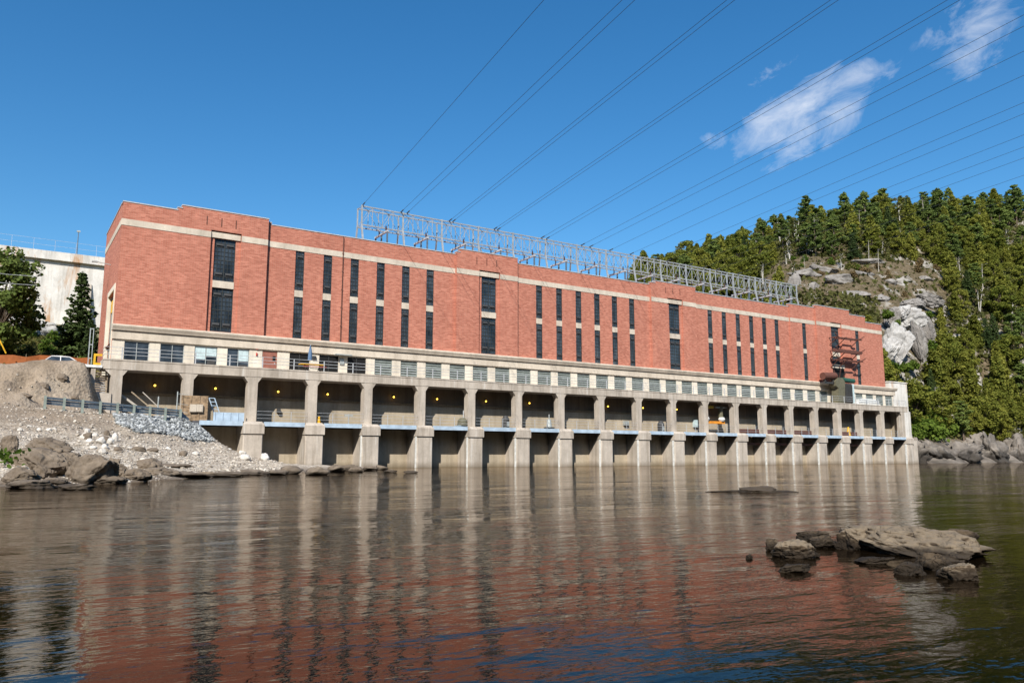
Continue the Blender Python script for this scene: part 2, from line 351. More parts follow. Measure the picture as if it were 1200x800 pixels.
shore_pts=[(-1,76,8.75),(3,76,8.95),(5.9,76,9.0),(-10,76,8.6),(-25,75,8.5),(-45,74,8.5),(0,79,8.5),(5,79,8.5),(-12,80,8.3),(0,83,8.5),(6,83,8.6),(-15,84,8.6),(0,88,9.5),(6,88,9.6),(-20,88,9.8),(7,95,10.6),
 (0,100,11.6),(8,101,11.8),(-20,100,11.6),(12,110,13.2),(0,118,16),(10,120,16),(0,132,20.5),(10,134,20.5),(-20,132,20.5),(0,150,22.5),(15,150,22.5),(-30,150,22.5),(-50,110,14),(-50,150,22),
 (-2,72.3,5.3),(3,72.3,5.0),(5.6,73.2,4.9),(-15,71.6,5.5),(-35,71,5.5),(8,73,4.45),(6.9,76,4.9),(8,76,4.45),(6.9,79,5.2),(7.0,74.5,4.7),(6.0,77.5,8.9),(13,72.2,4.3),(8,79,4.4),(13,79,4.3),(2.9,68,4.75),(9,70,4.5),(-5,66,4.8),(-15,66,4.8),(-35,62,4.8),
 (.95,60,3.0),(3.85,60,2.8),(7.96,64,2.67),(11.6,68,2.6),(14.6,70,2.05),(1.3,52,1.75),(4.43,54,1.6),(8.85,58,1.4),(14,64,.95),(2.2,44,.75),(6,47,.5),(10.4,52,.3),(18.2,60,.2),(-5,44,.9),(-12,46,1.6),(-25,45,1.6),
 (.2,36.5,.05),(1.9,37.2,.05),(3.4,37.5,.05),(5.6,39.5,.05),(9.3,45,.05),(15.2,51,.05),(22,59,.05),(27,65,.05),(30,69,.05),(34,76,-.3),(-6,35.5,.05),(-16,35,.1),(-30,34,.1),
 (.2,33.5,-.7),(5.6,36,-.7),(10,42,-.7),(16,48,-.7),(24,57,-.7),(31,66,-.8),(-8,32,-.8),(-30,31,-.8),
 (15.0,75.5,4.0),(16.1,75.5,2.9),(18.5,75.5,.9),(20.6,75.5,.35),(24,75.5,.15),(28,75.5,.0),(33,75,-1),(14.5,79,3.7),(17,79,2.2),(20.5,79,.2),(26,79,-.3),(35,80,-1.5),
 (20,71,.7),(25,70,.35),(18,66,.7),(40,70,-2.5),(40,50,-2.5),(40,26,-2.5),(20,26,-2.5),(-10,24,-2.2),(-50,24,-2.2),(14,88,9.5),(14,95,10.5),(20,90,8),(40,100,10),(40,140,20)]
S1=Surf(shore_pts)
def shore_noise(x,y,z):
    k=max(0,min(1,(z-4.6)/1.5))*max(0,min(1,(76.0-y)/1.5)); return fb(x*.35,y*.35,1.3)*.22*min(1,.35+abs(z)*.25)+fb(x*1.3,y*1.3,4.2,4)*.09+k*(fb(x*.55,y*.8,9.1,5)*1.25+fb(x*1.7,z*1.9,6.6,4)*.35+mnoise.ridged_multi_fractal(Vector((x*.5,y*.5,z*.5)),1.0,2.1,4,1.0,2.0)*.22-.25)
def H1(x,y):
    z=S1.at(x,y); return z+shore_noise(x,y,z)
def grid(name,S,nf,xs,ys,mat):
    X,Y=np.meshgrid(xs,ys); Z=S.z(X,Y); nx=len(xs)
    v=[]
    for j in range(len(ys)):
        for i in range(nx):
            x=X[j,i]; y=Y[j,i]; z=Z[j,i]; v.append((x,y,z+nf(x,y,z)))
    f=[(j*nx+i,j*nx+i+1,(j+1)*nx+i+1,(j+1)*nx+i) for j in range(len(ys)-1) for i in range(nx-1)]
    me=bpy.data.meshes.new(name); me.from_pydata(v,[],f); me.materials.append(mat)
    me.polygons.foreach_set('use_smooth',[True]*len(f))
    o=bpy.data.objects.new(name,me); col.objects.link(o); tag(o,kind='structure'); return o
xs=np.concatenate([np.arange(-50,-12,1.5),np.arange(-12,36,.34),np.arange(36,41,1.0)]); ys=np.concatenate([np.arange(25,32,1.0),np.arange(32,82,.34),np.arange(82,150,1.1)])
grid('ground',S1,shore_noise,xs,ys,M['ground'])
hill_pts=[(60,96,9),(100,96,9),(128,96,10),(134,90,9.5),(60,130,12),(100,130,14),(60,175,22),(110,172,36),(140,172,47),(60,240,30),(130,240,50),
 (170,170,55),(183,165,60),(205.7,160,68.5),(218.5,150,72.5),(240.5,140,76),(262,132,77),(294,125,83),(330,122,90),(170,230,52),(210,225,62),(260,210,70),(320,190,80),(370,180,84),(360,260,80),(240,270,60),(60,280,28),
 (163.7,118,41.4),(150,112,31),(140,104,20),(179.7,108,40.4),(207.5,108,44.8),(159.9,94.5,25.4),(156,91,15),(147.6,90,12.5),(187.3,97,22),(217.4,95,30),(255.3,110,53),
 (163.6,85.5,7.5),(186.2,84.5,7.6),(158.5,87,10.5),(137,83,4.0),(139.2,81,3.2),(155.3,81,3.4),(165.2,81,4.2),(177,81,4.0),(200,82,6),(240,86,12),(300,95,30),(370,110,60),
 (137,78.6,-.6),(155,78.4,-.6),(165,78.5,-.6),(177,78.2,-.6),(200,78,-.6),(240,79,-.6),(300,80,-.6),(370,80,-.6),(134,70,-3),(160,70,-3),(200,70,-3),(260,70,-3),(370,70,-3),(131,82,3),(131,78,-1),(120,85,3),(100,85,-1),(60,85,-1),(60,70,-3),(100,70,-3)]
S2=Surf(hill_pts)
def hill_noise(x,y,z):
    k=max(0,min(1,(y-80)/12))
    return fb(x*.05,y*.05,7.7,5)*2.2*k+mnoise.ridged_multi_fractal(Vector((x*.11,y*.11,z*.08)),1.0,2.1,5,1.0,2.0)*1.5*k-1.6*k+fb(x*.5,y*.5,3.3,4)*.5
def H2(x,y):
    z=S2.at(x,y); return z+hill_noise(x,y,z)
grid('hillside',S2,hill_noise,np.concatenate([np.arange(60,130,3.0),np.arange(130,262,1.0),np.arange(262,371,3.0)]),np.concatenate([np.arange(70,79,1.5),np.arange(79,182,.9),np.arange(182,281,4.0)]),M['hill'])
mb=MB(); mb.quad((-3000,-3000,-3.4),(3000,-3000,-3.4),(3000,3000,-3.4),(-3000,3000,-3.4)); tag(mb.build('riverbed',M['ground']),kind='structure')
mb=MB(); mb.quad((-2500,-600,0),(2500,-600,0),(2500,84,0),(-2500,84,0)); tag(mb.build('river_water',M['water']),kind='structure')

# unseen wooded bank behind the camera, added and raised to darken the bays
t=NT('dark wooded shading bank'); v=t.coord(obj=False); n=t.noise(v,.15,7,.7); t.color(t.ramp(n,[(.3,(.018,.026,.010)),(.7,(.060,.075,.024))])); t.bump(n,1.0,2.0); M['bank']=t.set(.95,0,.05)
v=[];f=[];NX=90;NY=26
for j in range(NY):
    for i in range(NX):
        a=-600+i*1200/(NX-1); b=4.5+(j/(NY-1))**1.6*300; z=-1.2+min(88,max(0,b-5)*.95)+fb(a*.03,b*.03,5.5)*6*min(1,b/40)
        # a runs along the bank, b away from the water; the bank lies square to the view
        v.append((a*math.sin(HEAD)-b*math.cos(HEAD), -a*math.cos(HEAD)-b*math.sin(HEAD), z))
for j in range(NY-1):
    for i in range(NX-1): f.append((j*NX+i,j*NX+i+1,(j+1)*NX+i+1,(j+1)*NX+i))
me=bpy.data.meshes.new('shading_bank'); me.from_pydata(v,[],f); me.materials.append(M['bank']); o=bpy.data.objects.new('shading_bank',me); col.objects.link(o); tag(o,kind='structure')
# ------------------------------------------------------------------ the power station
RP=Vector((8,76,0))
PS=empty('power_station',RP,'long red brick hydroelectric power station on a concrete deck with open bays above the river','power station')
def part(mb,name,mat,smooth=False,parent=None): return mb.build(name,mat,parent or PS,RP,smooth)
def wall(mb,x0,x1,z0,z1,y,holes,rev=.3):
    zs=sorted({z0,z1,*[h[2] for h in holes],*[h[3] for h in holes]}); X=sorted({x0,x1,*[h[0] for h in holes],*[h[1] for h in holes]})
    for a,b in zip(X[:-1],X[1:]):
        for c,d in zip(zs[:-1],zs[1:]):
            mx,mz=(a+b)/2,(c+d)/2
            if any(h[0]<mx<h[1] and h[2]<mz<h[3] for h in holes): continue
            mb.quad((a,y,c),(b,y,c),(b,y,d),(a,y,d))
    for h in holes:
        r=h[4] if len(h)>4 else rev
        for p,q in (((h[0],h[2]),(h[0],h[3])),((h[0],h[3]),(h[1],h[3])),((h[1],h[3]),(h[1],h[2])),((h[1],h[2]),(h[0],h[2]))):
            mb.quad((p[0],y,p[1]),(q[0],y,q[1]),(q[0],y+r,q[1]),(p[0],y+r,p[1]))
NW=.96; ZU=(18.42,22.62); ZL=(13.32,17.70)
narrow_main=[[25.24,28.3,31.36,34.44,37.52,40.62],[56.06,59.2,62.35,65.45,68.5,71.58],[86.87,89.87,92.92,95.93,98.92,101.9]]
wideX=[17.55,48.5,79.45,116.5]; WW=2.06
brick=MB()
# sections: x0,x1,y,top,[narrow windows],[recess x0,x1, window x]
sections=[(8.1,21.7,79.6,[(8.1,12.9,24.87),(12.9,13.3,25.12),(13.3,21.7,25.42)],[],(16.1,19.05,17.55)),
 (21.7,43.9,80.0,[(21.7,22.1,25.2),(22.1,43.9,24.97)],narrow_main[0],None),
 (43.9,52.55,79.6,[(43.9,44.35,25.2),(44.35,52.55,25.58)],[],(47.0,49.95,48.5)),
 (52.55,74.9,80.0,[(52.55,74.9,25.05)],narrow_main[1],None),
 (74.9,83.6,79.6,[(74.9,75.7,25.32),(75.7,83.6,25.6)],[],(77.95,80.95,79.45)),
 (83.6,105.0,80.0,[(83.6,105.0,25.05)],narrow_main[2],None),
 (105.0,111.3,79.8,[(105.0,111.3,25.5)],[108.45],None),
 (111.3,120.4,79.5,[(111.3,120.4,25.9)],[],(115.0,118.0,116.5)),
 (120.4,125.4,79.8,[(120.4,125.4,25.3)],[122.75],None),
 (125.4,130.3,79.9,[(125.4,130.3,24.4)],[],None)]
cop=MB(); band=MB(); prevy=None
winspots=[]   # (x, y, wide, z0,z1)
for si,(x0,x1,y,tops,nar,rec) in enumerate(sections):
    holes=[(x-NW/2,x+NW/2,ZL[0],ZU[1],.22) for x in nar]
    if rec: holes=[(rec[0],rec[1],12.9,23.42,.26)]
    zt=min(t[2] for t in tops)
    wall(brick,x0,x1,12.7,zt,y,holes)
    for a,b,tz in tops:
        if tz>zt: brick.quad((a,y,zt),(b,y,zt),(b,y,tz),(a,y,tz))
        brick.quad((a,y+.55,24.0),(b,y+.55,24.0),(b,y+.55,tz),(a,y+.55,tz))
        for xx in (a,b): brick.quad((xx,y,zt-.3),(xx,y+.55,zt-.3),(xx,y+.55,tz),(xx,y,tz))
        cop.box(a-.03,b+.03,y-.05,y+.6,tz,tz+.10)
    if prevy is not None and abs(prevy-y)>.01: brick.quad((x0,min(y,prevy),12.7),(x0,max(y,prevy)+.02,12.7),(x0,max(y,prevy)+.02,min(zt,prevz)),(x0,min(y,prevy),min(zt,prevz)))
    prevy,prevz=y,zt
    if rec:
        yr=y+.26
        h=[(rec[2]-WW/2,rec[2]+WW/2,ZL[0],ZL[1],.22),(rec[2]-WW/2,rec[2]+WW/2,ZU[0],ZU[1]+.08,.22)]
        wall(brick,rec[0],rec[1],12.9,23.42,yr,h)
        winspots+=[(rec[2],yr+.14,True,ZL),(rec[2],yr+.14,True,(ZU[0],ZU[1]+.08))]
        band.box(x0,rec[0],y-.04,y+.02,22.63,23.24); band.box(rec[1],x1,y-.04,y+.02,22.63,23.24)
        band.box(rec[0]+.06,rec[1]-.06,yr-.14,yr+.02,22.72,23.27)
        sp=MB(); sp.box(rec[2]-WW/2+.01,rec[2]+WW/2-.01,yr-.06,yr+.03,ZL[1]+.01,ZU[0]-.01); part(sp,'spandrel',M['stone'])
    else:
        band.box(x0,x1,y-.04,y+.02,22.63+.005,23.245)
        for x in nar:
            winspots+=[(x,y+.12,False,ZL),(x,y+.12,False,ZU)]
            sp=MB(); sp.box(x-NW/2+.01,x+NW/2-.01,y+.03,y+.3,ZL[1]+.01,ZU[0]-.01); part(sp,'spandrel',M['stone'])
# three slits above each wide window
# end wall (facing -X) with tall doorway
eh=[(81.2,86.2,9.2,16.75)]
def wall_x(mb,x,y0,y1,z0,z1,holes,rev=.4):
    zs=sorted({z0,z1,*[h[2] for h in holes],*[h[3] for h in holes]}); Y=sorted({y0,y1,*[h[0] for h in holes],*[h[1] for h in holes]})
    for a,b in zip(Y[:-1],Y[1:]):
        for c,d in zip(zs[:-1],zs[1:]):
            if any(h[0]<(a+b)/2<h[1] and h[2]<(c+d)/2<h[3] for h in holes): continue
            mb.quad((x,a,c),(x,b,c),(x,b,d),(x,a,d))
    for h in holes:
        for p,q in (((h[0],h[2]),(h[0],h[3])),((h[0],h[3]),(h[1],h[3])),((h[1],h[3]),(h[1],h[2]))):
            mb.quad((x,p[0],p[1]),(x,q[0],q[1]),(x+rev,q[0],q[1]),(x+rev,p[0],p[1]))
wall_x(brick,8.1,79.62,93,11.75,24.87,[(81.2,86.2,11.75,16.75)])
wall_x(brick,8.1,80.4,93,9.0,11.75,[(81.2,86.2,9.0,11.75)])
brick.box(8.5,130.25,80.7,93,9.0,24.0)
brick.quad((130.3,79.92,12.7),(130.3,93,12.7),(130.3,93,24.4),(130.3,79.92,24.4))
brick.quad((8.1,93,9),(130.3,93,9),(130.3,93,24.87),(8.1,93,24.87))
part(brick,'brick_wall',M['brick'])
cop.box(8.05,8.6,80.25,93.05,24.87,24.97)
cop.box(129.8,130.35,80.55,93.05,24.4,24.5)
part(cop,'parapet_coping',M['steel'])
band.box(8.06,8.12,79.58,93,22.63,23.24)
part(band,'stone_band',M['stone'])
for bx,y,zz in ((17.0,79.6,24.3),(48.0,79.6,24.5),(79.0,79.6,24.5)):
    for k in (-1.35,.05,1.45):
        sl=MB(); sl.box(bx+k-.05,bx+k+.05,y-.012,y+.02,zz-.45,zz+.45); part(sl,'drain_slit',M['brownsteel'])
# doorway surround on the end wall
ds=MB(); ds.box(8.02,8.35,80.75,81.22,9.0,16.75); ds.box(8.02,8.35,86.18,86.65,9.0,16.75); ds.box(8.02,8.35,80.75,86.65,16.76,17.25)
dsr=part(ds,'end_door_surround',M['ashlar'])
dd=MB(); dd.box(8.40,8.48,81.2,86.2,9.0,16.75); dp=part(dd,'end_door',M['louver'])
dy=MB(); dy.box(8.33,8.39,81.6,85.8,15.1,16.3); part(dy,'hoist_beam',M['yellow'])
# facade windows
def window(w,z0,z1,nx,nz,name='window'):
    h=z1-z0; f=MB(); fr=.055
    f.box(-w/2,-w/2+fr,-.06,.04,0,h); f.box(w/2-fr,w/2,-.06,.04,0,h); f.box(-w/2+fr,w/2-fr,-.06,.04,0,fr); f.box(-w/2+fr,w/2-fr,-.06,.04,h-fr,h)
    for i in range(1,nx):
        x=-w/2+w*i/nx; t=.045 if (nx>4 and i==nx//2) else .019
        f.box(x-t,x+t,-.045,.02,fr,h-fr)
    for j in range(1,nz):
        z=h*j/nz; t=.016 if j!=nz//2 else .04
        f.box(-w/2+fr,w/2-fr,-.04,.02,z-t,z+t)
    o=f.build(name,M['blacksteel'])
    g=MB(); g.quad((-w/2+.02,.0,.02),(w/2-.02,.0,.02),(w/2-.02,.0,h-.02),(-w/2+.02,.0,h-.02)); gp=g.build('pane',M['glass2' if nx<4 else 'glass'],o)
    # tilted vent sashes
    vents=[(.84,.89),(.15,.20)] if h>4.1 else [(.8,.9)]
    halves=[(-w/2+.1,-.07),(.07,w/2-.1)] if nx>4 else [(-w/2+.1,w/2-.1)]
    for (a,b) in halves:
        for (c,d) in vents:
            zz0=h*c; zz1=h*d
            s=MB(); s.hexa([(a+.08,-.16,zz0),(b-.08,-.16,zz0),(b-.08,-.13,zz0),(a+.08,-.13,zz0)],[(a+.08,-.05,zz1),(b-.08,-.05,zz1),(b-.08,-.02,zz1),(a+.08,-.02,zz1)])
            s.box(a+.06,b-.06,-.05,-.02,zz0-.16,zz0); s.build('vent_sash',M['darkmetal'],o)
    return o
protos={}
for (x,y,wide,(z0,z1)) in winspots:
    key=(wide,round(z1-z0,2))
    if key not in protos:
        o=window(WW if wide else NW,z0,z1,6 if wide else 3,10); protos[key]=o
    else: o=copy_tree(protos[key])
    o.parent=PS; o.location=Vector((x,y,z0))-RP
m=MB(); m.tube((29.95,79.93,13.3),(29.95,79.93,24.9),.055,n=6)
for z in (15,17,19,21,23): m.box(29.86,30.04,79.90,80.01,z,z+.1)
part(m,'downpipe',M['brownsteel'])
# cornice and ground storey
c=MB()
c.prism([(79.22,13.02),(79.22,13.13),(79.55,13.24),(80.3,13.26),(80.3,12.66),(79.40,12.66),(79.34,12.80)],7.95,132.95,'x')
part(c,'cornice',M['stone'])
fz=MB(); fz.box(8.05,132.6,79.55,80.3,11.86,12.60); part(fz,'frieze',M['conc2'] if 'conc2' in M else M['stone'])
YS=79.72
st=MB()
wins=[10.13,13.21,16.28,19.34]; opens=[25.53,28.67,31.79]
lou=[34.89+3.1*i for i in range(26)]+[119.0,122.1,125.1,128.0,130.75]
lou=[x for x in lou if x<113.5 or x>118]
holes=[(x-1.06,x+1.06,9.95,11.74,.16) for x in wins]+[(22.45-.76,22.45+.76,9.66,11.74,.12)]+[(x-1.06,x+1.06,9.95,11.74,.2) for x in opens]+[(x-1.03,x+1.03,9.95,11.74,.2) for x in lou]+[(115.6-.9,115.6+.9,9.66,11.74,.2)]
holes=[h for h in holes if h[1]<132.2]
wall(st,8.1,132.25,9.6,11.9,YS,holes)
st.quad((132.25,YS,9.2),(132.25,88,9.2),(132.25,88,12.6),(132.25,YS,12.6)); st.box(8.3,132.2,YS+.35,80.65,9.2,12.6)
st.box(130.4,132.2,80.8,88,9.2,12.6)
st.quad((8.1,YS,9.6),(8.1,80.4,9.6),(8.1,80.4,11.8),(8.1,YS,11.8))
part(st,'ground_storey_wall',M['ashlar'])
jt=MB()
for z in (10.3,10.75,11.2): jt.box(8.12,132.2,YS-.006,YS+.01,z-.008,z+.008)
# office windows
def office(x,kind):
    f=MB(); w=1.06
    for a,b,c2,d in ((-w,-w+.06,0,1.79),(w-.06,w,0,1.79),(-w+.06,w-.06,0,.06),(-w+.06,w-.06,1.73,1.79),(-.03,.03,.06,1.73)): f.box(a,b,-.03,.05,c2,d)
    o=f.build('office_window' ,M['alu' if kind!='open' else 'darkmetal'],PS); o.location=Vector((x,YS+.10,9.95))-RP
    g=MB(); g.quad((-w+.03,.0,.03),(w-.03,.0,.03),(w-.03,.0,1.76),(-w+.03,.0,1.76)); g.build('pane',M['glass' if kind!='open' else 'black'],o)
    if kind=='blind':
        for a,b,k in ((-w+.08,-.05,.55 if x<17 else .95),(.05,w-.08,.9 if x<17 else .6)):
            if x>17 and a<0: continue
            s=MB(); s.box(a,b,-.014,-.008,k,1.72); s.build('blind',M['blind'],o)
            s=MB(); s.box(a+.1,b-.1,-.014,-.008,.1,k-.35); s.build('screen',M['darkmetal'],o)
    return o
for i,x in enumerate(wins): office(x,'plain' if i<2 else 'blind')
for x in opens: office(x,'open')
d=MB(); d.box(22.45-.74,22.45+.74,YS+.05,YS+.11,9.67,11.72); dr=part(d,'door',M['door']); d=MB(); d.box(22.75,23.05,YS+.03,YS+.06,10.75,11.25); part(d,'door_window',M['black'],parent=dr)
d=MB(); d.box(22.95,23.0,YS-.02,YS+.06,10.45,10.6); part(d,'handle',M['steel'],parent=dr)
d=MB(); d.box(115.6-.88,115.6+.88,YS+.1,YS+.18,9.67,11.72); part(d,'service_door',M['brownsteel'])
lp=None
for x in lou:
    if lp is None:
        f=MB(); w=1.03
        for a,b,c2,d2 in ((-w,-w+.07,0,1.79),(w-.07,w,0,1.79),(-w+.07,w-.07,0,.07),(-w+.07,w-.07,1.72,1.79)): f.box(a,b,-.05,.06,c2,d2)
        for k in range(6):
            z=.14+k*.27; f.hexa([(-w+.07,-.05,z),(w-.07,-.05,z),(w-.07,-.03,z-.02),(-w+.07,-.03,z-.02)],[(-w+.07,.05,z+.17),(w-.07,.05,z+.17),(w-.07,.07,z+.15),(-w+.07,.07,z+.15)])
        lp=f.build('louver',M['louver'],PS); g=MB(); g.quad((-w,.09,0),(w,.09,0),(w,.09,1.79),(-w,.09,1.79)); g.build('louver_backing',M['black'],lp); o=lp
    else: o=copy_tree(lp)
    o.parent=PS; o.location=Vector((x,YS+.09,9.95))-RP
# deck
dk=MB(); dk.box(7.2,131.75,77.0,79.75,8.78,9.68); dk.box(7.15,131.8,76.96,77.3,9.56,9.70)
part(dk,'deck',M['conc'])
piers=[8.35,14.32,20.20,26.15,32.10,38.30,44.59,50.98,57.2,63.5,69.78,75.98,82.12,88.34,94.4,100.5,106.52,112.37,118.2,124.2,130.25]
for i,x in enumerate(piers):
    w=.46
    m=MB(); zb=3.2 if i>1 else -.5
    m.box(x-w,x+w,77.03,77.95,zb,8.80)
    if i>0: m.prism([(x-w,8.20),(x-w,8.80),(x-w-.42,8.80)],77.05,77.93,'y')
    if i<20: m.prism([(x+w,8.20),(x+w+.42,8.80),(x+w,8.80)],77.05,77.93,'y')
    if i==0: m.prism([(x-w,8.20),(x-w,8.80),(x-w-.6,8.80)],77.05,77.93,'y')
    m.box(x-.30,x+.30,77.95,79.58,4.6,8.79) if False else None
    part(m,'column',M['conc'])
    if i>=2:
        m=MB(); a,b=.99,.80
        m.hexa([(x-a,75.93,3.30),(x+a,75.93,3.30),(x+a,78.7,3.30),(x-a,78.7,3.30)],[(x-a,75.93,4.18),(x+a,75.93,4.18),(x+a,78.7,4.18),(x-a,78.7,4.18)]); m.hexa([(x-a,75.93,4.18),(x+a,75.93,4.18),(x+a,78.7,4.18),(x-a,78.7,4.18)],[(x-b,76.25,4.46),(x+b,76.25,4.46),(x+b,78.7,4.46),(x-b,78.7,4.46)])
        cp=part(m,'pier_cap',M['conc'])
        m=MB(); q=.92
        m.prism([(x-q,76.14),(x-q+.09,76.05),(x+q-.09,76.05),(x+q,76.14),(x+q,78.6),(x-q,78.6)],-3.2,3.29,'z')
        part(m,'pier',M['conc'])
# end pier at the right with block
m=MB(); m.box(130.9,132.6,76.2,79.0,-3,3.9); part(m,'end_block',M['conc'])
m=MB(); m.box(6.3,8.0,76.9,79.4,2.5,6.65); m.box(6.3,6.65,77.0,79.4,6.65,8.9); part(m,'stair_abutment',M['conc'])
# bay walls
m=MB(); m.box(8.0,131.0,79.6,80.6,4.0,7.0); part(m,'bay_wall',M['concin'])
m=MB(); m.box(8.0,131.0,79.62,80.6,7.0,8.85); part(m,'upper_bay_wall',M['concshade'])  # brown panel above the conduit, its colour carries painted bay shade
m=MB(); m.box(14.9,131.0,78.55,80.5,-3.2,3.98); part(m,'tailrace_wall',M['concin'])
m=MB(); m.box(130.7,131.0,77.95,79.7,4.3,8.8); part(m,'bay_end_wall',M['concin'])
# walkways between the columns, pipe and conduit on bay wall
for i in range(1,20):
    a,b=piers[i]+.5,piers[i+1]-.5
    m=MB(); m.box(a-.02,b+.02,76.26,79.6,4.06,4.40); w=part(m,'walkway',M['underside'])
    m=MB(); m.box(piers[i]+.995,piers[i+1]-.995,76.14,76.255,4.02,4.44); part(m,'edge_beam',M['bluepaint'],parent=w)
pb=MB(); pb.tube((8.3,79.48,6.95),(130.6,79.48,6.95),.05,n=6); pb.tube((8.3,79.5,6.80),(130.6,79.5,6.80),.035,n=6)
part(pb,'conduit',M['wood'])
# light steel gate slots on the flank of the piers
for x in piers[4:]:
    m=MB(); m.box(x-.97,x-.915,76.20,76.50,-.3,3.28); part(m,'gate_guide',M['white'])

# ------------------------------------------------------------------ lamps in the bays
lp=None
lamps=[(181.5,451.5),(252.5,455),(326,458.8),(384,461.8),(461.5,465),(512.3,467.4),(569.6,470),(620.5,472.2),(712.5,476),(753.5,477.8),(793,479.6)]
for i,(px,py) in enumerate(lamps):
    P=at_y(px,py,79.25)
    if lp is None:
        root=empty('bay_lamp',P); b=MB(); b.bar((0,.33,.12),(0,.05,.12),.05); b.box(-.10,.10,.27,.34,0,.25); b.build('bracket',M['darkmetal'],root)
        g=MB()
        for k in range(6):
            r0=.10*math.sin(math.pi*k/6); r1=.10*math.sin(math.pi*(k+1)/6); z0=-.10*math.cos(math.pi*k/6); z1=-.10*math.cos(math.pi*(k+1)/6)
            g.tube((0,0,z0),(0,0,z1),max(r0,.002),max(r1,.002),10,False)
        g.build('bulb_globe',M['lampglow'],root,smooth=True); lp=root
    else: root=copy_tree(lp)
    root.location=P; bay=[1,2,3,4,5,6,7,8,10,11,12][i]
    tag(root,'yellow glowing lamp on the shaded wall of the %s open bay from the left'%ORD[bay],'lamp','yellow lamps in the open bays')

# ------------------------------------------------------------------ railings
RZ=9.70
rl=empty('deck_railing',(7.3,77.12,RZ),'thin grey tube guardrail running along the whole deck edge below the brick wall','railing')
m=MB()
for h in (.42,.74,1.06): m.tube((0,0,h),(124.2,0,h),.024,n=6)
for h in (.42,.74,1.06): m.tube((0,0,h),(0,2.4,h),.024,n=6); m.tube((124.2,0,h),(124.2,2.4,h),.024,n=6)
m.build('rail',M['steel'],rl)
pp=None
for k in range(41):
    if pp is None:
        m=MB(); m.box(-.045,.045,-.03,.03,0,1.08); pp=m.build('post',M['steel'],rl); o=pp
    else: o=pp.copy(); col.objects.link(o)
    o.parent=rl; o.location=(1.35+3.1*k if k<40 else 124.2,0,0)
wr={}
for i in range(2,20):
    L=round(piers[i+1]-piers[i]-1.0,2); a=piers[i]+.5
    r=empty('walkway_railing',(a,76.95,4.40),'thin grey guardrail on the blue-edged walkway of the %s bay from the left'%ORD[i],'railing','guardrails in the open bays')
    m=MB()
    for h in (.4,.75,1.08): m.tube((0,0,h),(L,0,h),.016,n=5)
    m.build('rail',M['steel'],r)
    for q in (.33,.67):
        m=MB(); m.box(L*q-.025,L*q+.025,-.02,.02,0,1.1); m.build('post',M['steel'],r)

# ------------------------------------------------------------------ roof gantry
GX=[33.6+5.27*i for i in range(16)]; GY=84.0; Z0,Z1,ZR=27.95,30.2,24.0
G=empty('roof_gantry',(33.6,GY,ZR),'long galvanised lattice steel gantry standing along the flat roof behind the parapet','gantry')
go=Vector((33.6,GY,ZR)); BW=1.3
m=MB()
x0,x1=GX[0],GX[-1]
for y in (GY,GY+BW):
    for z in (Z0,Z1): m.bar((x0,y,z),(x1,y,z),.11,.13)
n=int((x1-x0)/1.3175)
for k in range(n+1):
    x=x0+k*(x1-x0)/n
    for y in (GY,GY+BW): m.bar((x,y,Z0),(x,y,Z1),.062)
    m.bar((x,GY,Z1),(x,GY+BW,Z1),.04); m.bar((x,GY,Z0),(x,GY+BW,Z0),.04)
    if k<n:
        xn=x0+(k+1)*(x1-x0)/n
        for y in (GY,GY+BW):
            if k%2: m.bar((x,y,Z1),(xn,y,Z0),.042)
            else: m.bar((x,y,Z0),(xn,y,Z1),.042)
        m.bar((x,GY,Z0 if k%2 else Z1),(xn,GY+BW,Z0 if k%2 else Z1),.04)
m.build('truss_beam',M['lattice'],G,go)
for i,x in enumerate(GX):
    m=MB()
    m.bar((x,GY-.02,Z1+.12),(x,GY-.02,Z0),.16); m.bar((x,GY-.02,Z0),(x+.12,GY-.75,ZR),.18)
    m.bar((x,GY+BW+.02,Z1+.05),(x,GY+BW+.02,Z0),.14); m.bar((x,GY+BW+.02,Z0),(x,GY+BW+.8,ZR),.16)
    m.bar((x,GY-.4,26.0),(x,GY+BW+.4,26.0),.09)
    if i in (3,9,12): m.bar((x,GY,Z0),(x+2.4,GY+.3,ZR+.2),.11)
    m.build('leg',M['lattice'],G,go)
# bus frames between the legs
bf=None
for i in range(15):
    if bf is None:
        bf=empty('busbar_frame',(0,0,0)); m=MB(); m.bar((0,-.75,3.5),(0,3.0,3.5),.20,.22); m.build('crossbar',M['steel'],bf)
        for y in (-.6,1.1,2.85):
            m=MB(); m.bar((0,y,0),(0,y,3.4),.15,.18); m.bar((-.25,y,.0),(.25,y,.0),.3,.1); m.build('post',M['guard'],bf)
        for y in (-.2,1.8):
            m=MB()
            for q in range(5): m.tube((0,y,3.6+q*.13),(0,y,3.68+q*.13),.11,.07,8)
            m.tube((0,y,3.55),(0,y,4.25),.035,n=6); m.build('insulator',M['insul'],bf)
        r=bf
    else: r=copy_tree(bf)
    r.location=(36.6+5.27*i,84.0,24.0)
    tag(r,'busbar frame with dark posts under the roof gantry, in the %s span from the left'%ORD[i+1],'busbar frame','busbar frames under the roof gantry')
